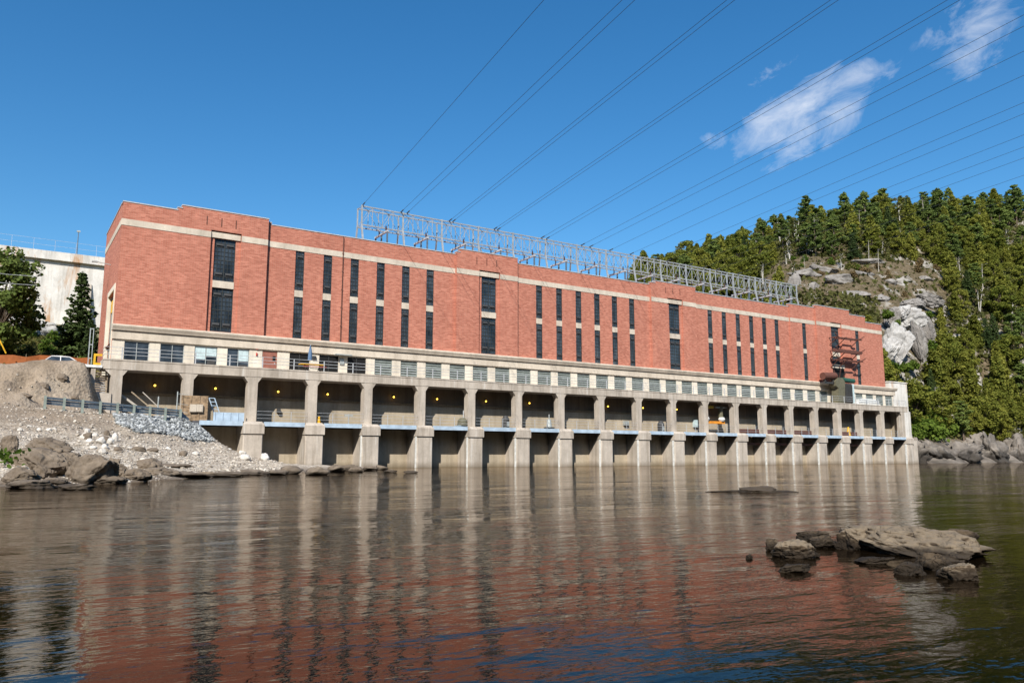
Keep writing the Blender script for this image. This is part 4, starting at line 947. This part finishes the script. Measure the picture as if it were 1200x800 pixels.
# river rocks near the camera
rock('river_rock',M['isle'],(9.14,5.42,.05),(1.12,2.25,.50),901,'large beige topped river rock rising from the water at the right',None,R(-24),(R(1),R(2)),6,9,.12)
iso=[(957,633,36,13,'small dark rock behind the river rock cluster, farthest left at the back'),(938,654,52,19,'dark slab with a pale top left of the large river rock'),(908,645,20,13,'small wet rock at the far left of the dark slab'),(936,671,40,10,'isolated mossy rock nearest the camera left of the large river rock'),(879,655,9,5,'tiny dark stone alone in the water left of the rock cluster'),(1133,680,44,20,'pale angular block at the front right foot of the large river rock'),(1074,674,32,15,'low dark rock at the front foot of the large river rock'),(1131,634,34,13,'dark rock mostly hidden behind the large river rock'),(968,642,34,14,'dark wet rock between the dark slab and the large river rock'),(1010,645,40,26,'upright dark end block at the left of the large river rock'),(1027,661,40,9,'barely emerging brown rock before the large river rock'),(1100,668,36,20,'rounded dark rock under the right flank of the large river rock')]
for i,(cx,b,w,h,lab) in enumerate(iso):
    P=at_z(cx,b,0); dp=depth(P.x,P.y); W=w*dp/FPX; Hh=h*dp/FPX; c=P+Vector((math.cos(HEAD),math.sin(HEAD),0))*W*.3; c.z=Hh*.25
    rock('river_rock',M['isle' if i in(1,5,9) else 'isledark'],c,(W*1.12,W*.9,Hh*1.5),930+i*7,lab,None,HZ+random.uniform(-.4,.4),(0,random.uniform(-.1,.1)),5,12,.13)
P=at_z(887,576,0); rock('river_rock',M['shorerock'],(P.x,P.y,.06),(1.15,.9,.34),971,'small pale flat rock alone in the middle of the river',None,HZ,(0,0),4)
rock('river_rock',M['isle'],(P.x,P.y-.1,.0),(3.2,1.0,.14),972,'low dark wet ledge under the pale rock in mid river',None,HZ,(0,0),5)
# right shore ledges and cliff
for i,(X,Y,z,sx,sy,sz,rz,tl,lab) in enumerate([(136.8,80.2,1.2,7.5,6,7.4,.2,.25,'pale pointed ledge rock at the water by the right end of the power station'),(144,80.0,.9,15,7,6.6,.05,.16,'long slanting shore ledge in the middle left of the right bank'),(154.5,80.0,1.0,15,7,7.4,-.05,-.12,'cracked shore ledge in the middle of the right bank'),(164.5,80.2,1.5,15,8,9.6,.1,.25,'steep shore ledge with dark clefts on the right bank'),(175.5,80.0,1.3,15,7,9,-.1,.16,'rounded shore ledge under the cedars at the right photo edge'),(187,80.2,1.3,16,8,9,0,.1,'shore ledge at the far right edge of the bank')]):
    rock('shore_ledge',M['shorecliff'],(X,Y,z),(sx,sy,sz),700+i*5,lab,None,rz,(0,tl),5,16,.14)
for i,(cx,cy,Y,w,h,tl,lab) in enumerate([(1060,404,91,44,62,.35,'large white triangular rock face beside the right end of the brick building'),(1047,412,90,26,46,.5,'leaning white rock slab at the left foot of the big white face'),(1083,404,92.5,20,58,-.15,'narrow grey rock pillar right of the big white face'),(1076,376,95,36,32,.3,'upper cracked white rock above the big white face'),(1063,366,96,26,22,-.4,'tilted pale block left of the upper cracked rock'),(1078,356,98,34,18,.15,'sloping grey rock cap at the top of the white rocks'),(1150,452,92,22,14,.2,'pale rock patch showing between the right bank trees'),(1052,372,97,24,34,.2,'shaded grey rock wall left behind the white rock face'),(1092,388,96,22,50,-.2,'dark grey rock wall right behind the white rock face'),(1064,424,93,60,26,.1,'broken grey rock apron at the foot of the white rock face'),(1098,352,103,34,20,.2,'grey rock step above right of the white rock face'),(1115,425,97,26,12,.2,'small grey rock ledge in shade below the hillside trees'),(1152,478,88,12,40,.1,'tall narrow pale rock between the bushes of the right bank')]):
    P=at_y(cx,cy,Y); dp=depth(P.x,P.y); W=w*dp/FPX; Hh=h*dp/FPX
    rock('rock_face',M['outcrop' if 'grey' in lab else 'cliff'],P+Vector((0,W*.25,0)),(W*1.15,W*.9,Hh*1.15),750+i*11,lab,None,HZ+.3*(-1)**i,(0,tl),5,30,.085)
for i,(cx,cy,w,h,mt) in enumerate([(965,318,40,12,'a'),(985,330,46,14,'a'),(940,322,36,12,'a'),(1010,322,30,9,'a'),(1030,352,34,12,'a'),(1000,346,40,10,'a'),(930,335,22,26,'a'),(952,340,18,18,'a'),(1040,332,30,8,'a'),(1018,308,40,8,'a'),(1085,328,22,7,'a')]):
    P=on_ground(cx,cy,H2,150,330)
    if P is None: continue
    dp=depth(P.x,P.y); W=w*dp/FPX; Hh=h*dp/FPX
    rock('slope_outcrop',M['outcrop'],P,(W,W*.7,Hh*1.25),820+i*3,'grey rock outcrop in the bare brown clearing of the hillside','grey outcrops in the hillside clearing',HZ+random.uniform(-.2,.2),(0,.12),4,14,.16)
# loose stones (stuff)
def stones(name,mat,pts,rs,kind='stuff'):
    bm=bmesh.new(); bmesh.ops.create_icosphere(bm,subdivisions=1,radius=1.0); base=np.array([v.co[:] for v in bm.verts]); faces=[[v.index for v in f.verts] for f in bm.faces]; bm.free()
    V=[];F=[]
    for (x,y,z),r in zip(pts,rs):
        b=base*(1+np.random.uniform(-.22,.22,(len(base),1))); a=random.uniform(0,6.28); ca,sa=math.cos(a),math.sin(a)
        s=np.array([r*random.uniform(.8,1.4),r*random.uniform(.6,1.1),r*random.uniform(.45,.9)]); b=b*s
        b=np.stack([b[:,0]*ca-b[:,1]*sa,b[:,0]*sa+b[:,1]*ca,b[:,2]],1)+np.array([x,y,z+r*.15]); n=len(V)
        V+=b.tolist(); F+=[[i+n for i in f] for f in faces]
    me=bpy.data.meshes.new(name); me.from_pydata(V,[],F); me.materials.append(mat); o=bpy.data.objects.new(name,me); col.objects.link(o); return tag(o,kind='stuff')
def inpoly(x,y,P):
    c=False; j=len(P)-1
    for i in range(len(P)):
        if (P[i][1]>y)!=(P[j][1]>y) and x<(P[j][0]-P[i][0])*(y-P[i][1])/(P[j][1]-P[i][1])+P[i][0]: c=not c
        j=i
    return c
pts=[];rs=[]
N=40000; xs_=np.random.uniform(-4,30,N); ys_=np.random.uniform(36,75,N); zs_=S1.z(xs_,ys_)
for x,y,z in zip(xs_,ys_,zs_):
    if z<.0 or z>8.6: continue
    q=proj(x,y,z)
    if not (-10<q[0]<330): continue
    if random.random()>(.75 if z<3 else .45 if z<5 else .16): continue
    pts.append((x,y,z+shore_noise(x,y,z))); rs.append(.036*math.exp(random.gauss(0,.55))+.06*(random.random()<.06))
s=stones('beach_gravel',M['stones'],pts,rs); tag(s,'loose pale stones and gravel over the left beach','gravel')
pile=[(132,487),(214,489),(232,499),(252,518),(206,512),(160,506),(138,498)]
pts=[];rs=[]
xs_=np.random.uniform(5,18,60000); ys_=np.random.uniform(60,77,60000); zs_=S1.z(xs_,ys_)
for x,y,z in zip(xs_,ys_,zs_):
    q=proj(x,y,z)
    if inpoly(q[0],q[1],pile) and len(pts)<5200: pts.append((x,y,z+shore_noise(x,y,z)+random.uniform(0,.12))); rs.append(random.uniform(.07,.19))
s=stones('stone_pile',M['bluestones'],pts,rs); tag(s,'bank of crushed blue grey stone below the road barrier','gravel')

# ------------------------------------------------------------------ trees
def cards(name,mat,C,N,S,parent=None,aspect=1.0):
    """leaf clumps: one small bent card per centre C, facing N, size S"""
    C=np.asarray(C,float); N=np.asarray(N,float); S=np.asarray(S,float)[:,None]
    N=N/np.maximum(1e-6,np.linalg.norm(N,axis=1,keepdims=True)); A=np.cross(N,np.random.normal(size=N.shape)); A/=np.maximum(1e-6,np.linalg.norm(A,axis=1,keepdims=True)); B=np.cross(N,A)
    k=len(C); V=np.empty((k,5,3)); j=lambda: np.random.uniform(.7,1.25,(k,1))
    V[:,0]=C-A*S*.5*j()-B*S*.3*j(); V[:,1]=C+A*S*.5*j()-B*S*.35*j(); V[:,2]=C+A*S*.45*j()+B*S*.3*j(); V[:,3]=C+B*S*.62*j()-N*S*.15; V[:,4]=C-A*S*.5*j()+B*S*.25*j()
    F=[(5*i,5*i+1,5*i+2,5*i+3,5*i+4) for i in range(k)]
    me=bpy.data.meshes.new(name); me.from_pydata(V.reshape(-1,3).tolist(),[],F); me.materials.append(mat)
    o=bpy.data.objects.new(name,me); col.objects.link(o)
    if parent: o.parent=parent
    return o
def rn(n): return np.random.normal(size=(n,3))
def make_tree(kind,seed,leaf=None):
    """unit tree: height about 10 m, base at the origin"""
    random.seed(seed); np.random.seed(seed)
    root=empty(kind,(0,0,0)); C=[];N=[];S=[]; tr=MB()
    def blob(c,r,n,s,flat=1.0):
        d=rn(n); d/=np.linalg.norm(d,axis=1,keepdims=True); rad=r*np.random.uniform(.25,1,(n,1))**.6
        p=d*rad; p[:,2]*=flat; C.extend((np.array(c)+p).tolist()); N.extend((d+rn(n)*.7+np.array([0,0,.35])).tolist()); S.extend((s*np.random.uniform(.6,1.35,n)).tolist())
    bark=M['bark']
    if kind=='cedar_tree':
        H=10; tr.tube((0,0,0),(0,0,H*.85),.16,.03,7); W=random.uniform(2.1,2.9)
        for k in range(150):
            t=random.random()**1.25; z=H*(.05+.93*t); a=random.uniform(0,6.28); r=W*(1-t)**.62*min(1,.45+2.2*t)*random.uniform(.5,1.15)*(.78+.22*math.sin(7*t+seed)+.18*math.sin(3*a+seed*2+9*t))
            c=(r*.78*math.cos(a),r*.78*math.sin(a),z); blob(c,.42+.45*(1-t),24,.34,1.05)
            if k%5==0: tr.tube((0,0,z-.3),c,.03,.01,4,False)
        m=M['cedar']
    elif kind=='pine_tree':
        H=10; tr.tube((0,0,0),(.1,0,H*.5),.19,.12,7); tr.tube((.1,0,H*.5),(0,.1,H*.99),.12,.02,6)
        z=H*random.uniform(.22,.34)
        while z<H*.99:
            t=z/H; L=(2.9*(1-t)**.65+.3)*random.uniform(.7,1.2); nb=random.randint(3,5); a0=random.uniform(0,6.28)
            for b in range(nb):
                if random.random()<.12: continue
                a=a0+b*6.28/nb+random.uniform(-.4,.4); l=L*random.uniform(.6,1.15); up=random.uniform(.05,.35)*l
                e=(l*math.cos(a),l*math.sin(a),z+up); tr.tube((0,0,z),e,.05*(1-t)+.02,.012,4,False)
                for q in (.45,.7,.95):
                    if random.random()<.1: continue
                    blob((e[0]*q,e[1]*q,z+up*q+.05),.42+.18*l*q*.6,34,.27,.6)
            z+=random.uniform(.45,.85)
        blob((0,.1,H*.97),.35,30,.25,1.3); m=M['pine']
    elif kind=='spruce_tree':
        H=10; tr.tube((0,0,0),(0,0,H*.98),.16,.02,7); z=.7
        while z<H*.99:
            t=z/H; L=2.1*(1-t)**.9+.12; nb=7 if t<.7 else 5; a0=random.uniform(0,6.28)
            for b in range(nb):
                a=a0+b*6.28/nb+random.uniform(-.3,.3); l=L*random.uniform(.65,1.12); dr=-.28*l
                tr.tube((0,0,z),(l*math.cos(a),l*math.sin(a),z+dr),.03,.008,4,False)
                for q in np.linspace(.25,1.0,max(2,int(l*3.2))): blob((l*q*math.cos(a),l*q*math.sin(a),z+dr*q*q),.16+.10*l*(1-q*.6),14,.22,.6)
            z+=random.uniform(.30,.48)
        blob((0,0,H*.97),.13,14,.16,2.5); m=M['spruce']
    elif kind=='broadleaf_tree':
        H=10; tr.tube((0,0,0),(.1,0,3.4),.28,.2,9)
        for k in range(58):
            a=random.uniform(0,6.28); z=random.uniform(1.3,9.3); r=3.1*math.sin(math.pi*min(1,max(.08,(z-1.2)/8.9)))**.7*random.uniform(.3,1.0)
            c=(r*math.cos(a),r*math.sin(a),z); tr.tube((.1,0,max(1.2,z*.45)),c,.05,.012,5,False); blob(c,random.uniform(.6,1.15),130,.27,.85)
        m=M[leaf or 'broad']
    elif kind=='birch_tree':
        H=10; bark=M['birchbark']
        for s in range(random.randint(2,3)):
            dx,dy=random.uniform(-1,1),random.uniform(-1,1); tr.tube((dx*.15,dy*.15,0),(dx*.6,dy*.6,5),.11,.08,6); tr.tube((dx*.6,dy*.6,5),(dx*1.2,dy*1.2,8.6),.08,.03,6)
            for k in range(9):
                z=random.uniform(4.5,9); c=(dx*z*.13+random.uniform(-1.2,1.2),dy*z*.13+random.uniform(-1.2,1.2),z+.4); tr.tube((dx*z*.13,dy*z*.13,z-.6),c,.04,.01,4,False); blob(c,random.uniform(.35,.7),45,.26,.8)
        m=M['olive']
    elif kind=='dead_tree':
        bark=M['deadwood']; tr.tube((0,0,0),(.2,.1,6),.13,.09,6); tr.tube((.2,.1,6),(.3,0,9.5),.09,.02,6)
        for k in range(16):
            z=random.uniform(2.5,9); a=random.uniform(0,6.28); l=random.uniform(.5,1.6); tr.tube((.15,.05,z),(l*math.cos(a),l*math.sin(a),z+random.uniform(-.2,.8)),.04,.012,4,False)
        m=None
    elif kind=='shrub':
        for k in range(16):
            a=random.uniform(0,6.28); r=random.uniform(0,4.0); z=random.uniform(1.0,7)*(1-r/6); c=(r*math.cos(a),r*math.sin(a),z); tr.tube((0,0,0),c,.14,.04,5,False); blob(c,random.uniform(1.6,2.6),60,.95,.9)
        m=M[leaf or 'bright']
    if kind=='dead_tree': tr.build('trunk',bark,root); return root
    tr.build('stem' if kind=='shrub' else 'trunk',bark,root)
    cards('foliage' if kind=='shrub' else 'crown',m,C,N,S,root)
    return root
POOL={}
def tree(kind,var,loc,h,label,cat='tree',group=None,leaf=None,sxy=1.0):
    key=(kind,var,leaf)
    if key not in POOL: r=make_tree(kind,11+var*7+len(kind),leaf); POOL[key]=r
    else: r=copy_tree(POOL[key])
    r.location=loc; s=h/10; k=rng.uniform(.88,1.14)*sxy; r.scale=(s*k,s*k,s); r.rotation_euler=(0,0,rng.uniform(0,6.28)); tag(r,label,cat,group); return r
rng=random.Random(5)
def gz(H,x,y): return H(x,y)-.15
# left side
tree('broadleaf_tree',0,(-.9,98,H1(-.9,98)-.3),12.2,'large dark green broadleaf tree at the left edge before the dam',leaf=None,sxy=1.0)
tree('broadleaf_tree',1,(-6.5,104,H1(-6.5,104)-.3),12.0,'dark broadleaf tree just outside the left photo edge')
tree('spruce_tree',0,(6.6,100,H1(6.6,100)-.6),11.0,'single dark pointed spruce left of the brick end wall',sxy=1.15)
tree('spruce_tree',1,(7.6,97,H1(7.6,97)-.6),5.6,'short bushy spruce at the right foot of the pointed spruce',sxy=1.5)
for i in range(46):
    x=rng.uniform(-9,7.5); y=rng.uniform(90,122); h=rng.uniform(1.0,2.3)*(1+.006*(y-88))
    tree('shrub',i%3,(x,y,H1(x,y)-.2),h*1.1,'green shrub in the meadow between the orange net and the dam','shrub','meadow shrubs before the dam',('bright','olive','olive')[i%3])
rock('grey_mound',M['cliff'],(3.6,124,18.2),(9,6,4.4),990,'grey rock mound at the foot of the pale dam',None,0,(0,.1),5,14,.15)
rock('grey_mound',M['shorecliff'],(-1.2,126,20.3),(7,4,3.2),993,'dark rock at the foot of the dam behind the broadleaf tree',None,0,(0,.1),4,12,.15)
# meadow grass (stuff)
n=6500; X=np.random.uniform(-14,8,n); Y=np.random.uniform(84.5,125,n); Z=S1.z(X,Y)
o=cards('meadow_grass',M['grass'],np.stack([X,Y,Z+.12],1),rn(n)+np.array([0,-.6,.3]),np.random.uniform(.25,.6,n)); tag(o,'rough grass and weeds on the slope before the dam','grass',None,'stuff')
n=160; cx0=at_y(14,534,44); X=np.random.normal(cx0.x,.55,n); Y=np.random.normal(43.5,.8,n)
o=cards('grass_tuft',M['bright'],np.stack([X,Y,[H1(a,b)+random.uniform(.1,.6) for a,b in zip(X,Y)]],1),rn(n),np.random.uniform(.12,.26,n)); tag(o,'small green grass tuft among the left shore boulders','grass',None,'stuff')
# hillside forest
clear=[(890,306),(935,299),(985,302),(1030,306),(1085,306),(1112,328),(1108,350),(1094,362),(1094,425),(1070,445),(1034,440),(1030,352),(930,352),(900,345)]
view_gap=[(925,314),(985,308),(1085,311),(1106,330),(1100,350),(1092,362),(1092,420),(1036,430),(1034,378),(925,352)]
cliffz=[(1030,352),(1096,345),(1098,430),(1034,440)]
spots=[]
def ok(x,y,r):
    for a,b in spots:
        if (a-x)**2+(b-y)**2<r*r: return False
    return True
cnt={}
tries=0
while len(spots)<430 and tries<40000:
    tries+=1
    x=rng.uniform(118,305); y=rng.uniform(81.5,178)
    z=S2.at(x,y)
    if z<4: continue
    q=proj(x,y,z); 
    if q[0]<745 or q[0]>1225: continue
    t=proj(x,y,z+9)
    if inpoly(q[0],q[1],clear) or inpoly(t[0],t[1],view_gap) or inpoly(*proj(x,y,z+5),view_gap): continue
    zc=None
    # keep the white rocks free of trees standing before them
    mid=proj(x,y,z+4)
    if inpoly(mid[0],mid[1],cliffz) and y<100: continue
    roof=381-(1034-q[0])*.141 if q[0]<1034 else 999
    if t[1]>roof-2: continue
    far=q[1]<300
    r=4.7 if far else 4.1
    if not ok(x,y,r): continue
    spots.append((x,y)); z=z+hill_noise(x,y,z)-.4
    u=rng.random(); lf=None
    crest=(q[1]<302)
    if crest and u<.50: kind,h,lab,g='pine_tree',rng.uniform(6.5,13.0),'dark green pine with layered branches on the crest of the hill','pines on the hill crest'
    elif u<(.66 if crest else .42): kind,h,lab,g='cedar_tree',rng.uniform(6.5,12.5),('olive green cedar among the trees along the hill crest' if crest else 'olive green cedar in the dense stand on the right hillside'),('cedars on the hill crest' if crest else 'cedars on the hillside')
    elif u<.74: kind,h,lab,g,lf='broadleaf_tree',rng.uniform(6.5,10.5),('rounded yellow green broadleaf tree along the hill crest' if crest else 'rounded yellow green broadleaf tree among the hillside cedars'),('broadleaf trees on the hill crest' if crest else 'broadleaf trees on the hillside'),'fall'
    elif u<.81: kind,h,lab,g='pine_tree',rng.uniform(8,12),'layered green pine rising out of the hillside cedars','pines on the hillside'
    elif u<.88: kind,h,lab,g='birch_tree',rng.uniform(7,10),'thin white-stemmed birch among the hillside cedars','birches on the hillside'
    elif u<.93: kind,h,lab,g='dead_tree',rng.uniform(6,9),'bare grey dead tree among the hillside trees','dead trees on the hillside'
    elif u<.96: kind,h,lab,g='spruce_tree',rng.uniform(7,10),'narrow dark spruce among the hillside cedars','spruces on the hillside'
    else: kind,h,lab,g,lf='shrub',rng.uniform(4,6),'rounded bright green bush among the hillside trees','bushes on the hillside','olive'
    tree(kind,rng.randint(0,4 if kind in('cedar_tree','pine_tree') else 2 if kind=='broadleaf_tree' else 1),(x,y,z),h,lab,'bush' if kind=='shrub' else 'tree',g,lf,rng.uniform(.95,1.35))
# the tall pine at the right edge, bright bushes at the shore, shrubs in the clearing
P=on_ground(1192,268,H2,150,360); P=P or Vector((292,126,82)); tree('pine_tree',3,P,15.5,'tallest dark pine standing above the skyline at the right edge',sxy=.9)
for cx,cy,Y,h,w in ((1078,508,83,8.5,1.3),(1095,505,82.5,8.0,1.4),(1110,506,83,6.5,1.3),(1070,470,86,7,1.0),(1086,485,85,9.5,1.1),(1120,498,84,6,1.2),(1072,500,82.5,5.5,1.2)):
    P=at_y(cx,cy,Y); P.z=H2(P.x,P.y)-.5
    if P.x<141: P.x=141+(cx-1065)*.08
    if P.z<1.2: P.z=1.2
    tree('shrub',1+int(cx)%2,P,h*.82,'bright green bush on the shore beside the right end of the power station','bush','bright bushes by the right end','bright',w*.62)
for cx,cy,h in ((1097,470,11),(1125,500,9),(1160,498,10),(1190,502,11),(1140,480,10),(1178,470,11),(1105,440,10)):
    P=on_ground(cx,cy,H2,130,330)
    if P: tree('cedar_tree',1,P,h,'broad olive cedar low on the right bank above the shore ledges','tree','cedars above the right shore',None,1.15)
for cx,cy,Y,h in ((1046,432,90,2.6),(1070,432,90.5,3.0),(1092,412,93,3.2),(1040,372,97,2.8),(1060,436,89.5,3.2),(1071,384,94.5,1.6),(1090,372,97,2.4),(1052,380,95,1.8)):
    P=at_y(cx,cy,Y); tree('shrub',int(cx)%3,P,h,'green bush rooted in the joints of the white rock face','bush','bushes round the white rocks',('bright','olive')[int(cy)%2])
for i in range(46):
    cx=rng.uniform(905,1105); cy=rng.uniform(302,352)
    if not inpoly(cx,cy,clear): continue
    P=on_ground(cx,cy,H2,150,330)
    if P is None: continue
    tree('shrub',i%3,P,rng.uniform(1.6,3.2),'low olive shrub in the bare brown clearing of the hillside','shrub','shrubs in the hillside clearing',('olive','dry','dry','bright')[i%4])
for i in range(9):
    cx=rng.uniform(905,1090); cy=rng.uniform(292,335); P=on_ground(cx,cy,H2,150,330)
    if P: tree(('birch_tree','dead_tree')[i%2],i%2,P,rng.uniform(5,7.5),('white-stemmed birch standing in the hillside clearing','bare pale dead tree standing in the hillside clearing')[i%2],'tree',('birches in the clearing','dead trees in the clearing')[i%2])
# undergrowth (stuff) covering the forest floor
n=95000; X=np.random.uniform(125,305,n); Y=np.random.uniform(82,180,n); Z=S2.z(X,Y); keep=[]
for i in range(n):
    if Z[i]<3.6: continue
    q=proj(X[i],Y[i],Z[i])
    if q[0]<740 or q[0]>1230: continue
    inc=inpoly(q[0],q[1],clear)
    if inc and random.random()<.86: continue
    cl=max(0,fb(X[i]*.12,Y[i]*.12,2.2,3)+.35)
    keep.append((X[i],Y[i],Z[i]+hill_noise(X[i],Y[i],Z[i])+random.uniform(-.1,.5 if inc else   .5+1.7*cl)))
k=len(keep); o=cards('undergrowth',M['under'],keep,rn(k)+np.array([-.3,-.6,.5]),np.random.uniform(.35,1.0,k)); tag(o,'low scrub and saplings covering the hillside between the trees','undergrowth',None,'stuff')

# ------------------------------------------------------------------ sky, sun, camera
SEL,SAZ=R(39.5),R(221)
w=bpy.data.worlds.new('World'); scene.world=w; w.use_nodes=True; nt=w.node_tree; nn=nt.nodes; nl=nt.links
bg=nn['Background']; sky=nn.new('ShaderNodeTexSky'); sky.sky_type='NISHITA'; sky.sun_disc=False; sky.sun_elevation=SEL; sky.sun_rotation=SAZ
sky.altitude=200; sky.air_density=1.0; sky.dust_density=1.0; sky.ozone_density=2.2
tc=nn.new('ShaderNodeTexCoord'); 
def dirv(px,py): return Vector(ray(px,py)).normalized()
def m_(op,a,b=None,c=None):
    n=nn.new('ShaderNodeMath'); n.operation=op
    for i,v in enumerate((a,b,c)):
        if v is None: continue
        if isinstance(v,bpy.types.NodeSocket): nl.new(v,n.inputs[i])
        else: n.inputs[i].default_value=v
    return n.outputs[0]
def dot_(vec,d):
    n=nn.new('ShaderNodeVectorMath'); n.operation='DOT_PRODUCT'; nl.new(vec,n.inputs[0]); n.inputs[1].default_value=tuple(d); return n.outputs['Value']
gen=tc.outputs['Generated']
def cloud(px,py,ang,a,b,gain):
    """elliptical patch of thin cloud round one direction of the sky"""
    c=dirv(px,py); e=(dirv(px+math.cos(ang)*20,py-math.sin(ang)*20)-c).normalized(); f=c.cross(e)
    u=m_('DIVIDE',dot_(gen,e),a); v=m_('DIVIDE',dot_(gen,f),b); r2=m_('ADD',m_('MULTIPLY',u,u),m_('MULTIPLY',v,v))
    front=m_('GREATER_THAN',dot_(gen,c),0.5)
    return m_('MULTIPLY',m_('MULTIPLY',m_('MAXIMUM',m_('SUBTRACT',1.0,r2),0.0),front),gain)
mask=cloud(938,140,.50,.118,.052,1.0)
for args in ((1130,48,.75,.075,.05,.66),(828,168,.3,.03,.018,.55),(915,85,.5,.06,.025,.45),(830,270,.3,.05,.03,.25)):
    mask=m_('MAXIMUM',mask,cloud(*args))
cc=dirv(935,140); ce=(dirv(935+math.cos(.50)*20,140-math.sin(.50)*20)-cc).normalized(); cf=cc.cross(ce)
mp=nn.new('ShaderNodeCombineXYZ'); nl.new(m_('MULTIPLY',dot_(gen,ce),1.0),mp.inputs[0]); nl.new(m_('MULTIPLY',dot_(gen,cf),1.9),mp.inputs[1]); nl.new(m_('MULTIPLY',dot_(gen,cc),1.0),mp.inputs[2])
no=nn.new('ShaderNodeTexNoise'); no.inputs['Scale'].default_value=16; no.inputs['Detail'].default_value=9; no.inputs['Roughness'].default_value=.64; no.inputs['Distortion'].default_value=.5; nl.new(mp.outputs[0],no.inputs['Vector'])
dens=m_('SUBTRACT',m_('ADD',m_('MULTIPLY',mask,.62),m_('MULTIPLY',no.outputs['Fac'],1.35)),.93)
dens=m_('MULTIPLY',m_('MULTIPLY',m_('MAXIMUM',dens,0.0),1.25),m_('MINIMUM',m_('MULTIPLY',mask,4.0),1.0)); dens=m_('MINIMUM',dens,.8)
hs=nn.new('ShaderNodeHueSaturation'); hs.inputs['Saturation'].default_value=1.35; hs.inputs['Value'].default_value=1.0; nl.new(sky.outputs[0],hs.inputs['Color'])
mx=nn.new('ShaderNodeMix'); mx.data_type='RGBA'; nl.new(dens,mx.inputs[0]); tn=nn.new('ShaderNodeMix'); tn.data_type='RGBA'; tn.blend_type='MULTIPLY'; tn.inputs[0].default_value=1; nl.new(hs.outputs[0],tn.inputs[6]); tn.inputs[7].default_value=(.93,1.06,1.05,1); nl.new(tn.outputs[2],mx.inputs[6]); mx.inputs[7].default_value=(6.0,6.3,6.9,1)
nl.new(mx.outputs[2],bg.inputs['Color']); bg.inputs['Strength'].default_value=.115
sd=bpy.data.lights.new('Sun','SUN'); sd.energy=5.0; sd.angle=R(.5); sd.color=(1,.95,.87); so=bpy.data.objects.new('Sun',sd); col.objects.link(so)
sdir=Vector((math.sin(SAZ)*math.cos(SEL),math.cos(SAZ)*math.cos(SEL),math.sin(SEL)))
so.rotation_euler=sdir.to_track_quat('Z','Y').to_euler(); so.location=sdir*100
cd=bpy.data.cameras.new('Camera'); cam=bpy.data.objects.new('Camera',cd); col.objects.link(cam); scene.camera=cam
cam.location=(0,0,HC); cam.rotation_euler=(R(90)+TILT,0,HEAD-R(90)); cd.sensor_width=36; cd.lens=FPX/1200*36; cd.clip_end=8000; cd.clip_start=.05
scene.view_settings.view_transform='Standard'; scene.view_settings.look='None'; scene.view_settings.exposure=0.38; scene.view_settings.gamma=1
scene.render.engine='CYCLES'; scene.cycles.max_bounces=8; scene.cycles.diffuse_bounces=2; scene.cycles.caustics_reflective=False; scene.cycles.caustics_refractive=False; scene.cycles.use_denoising=True
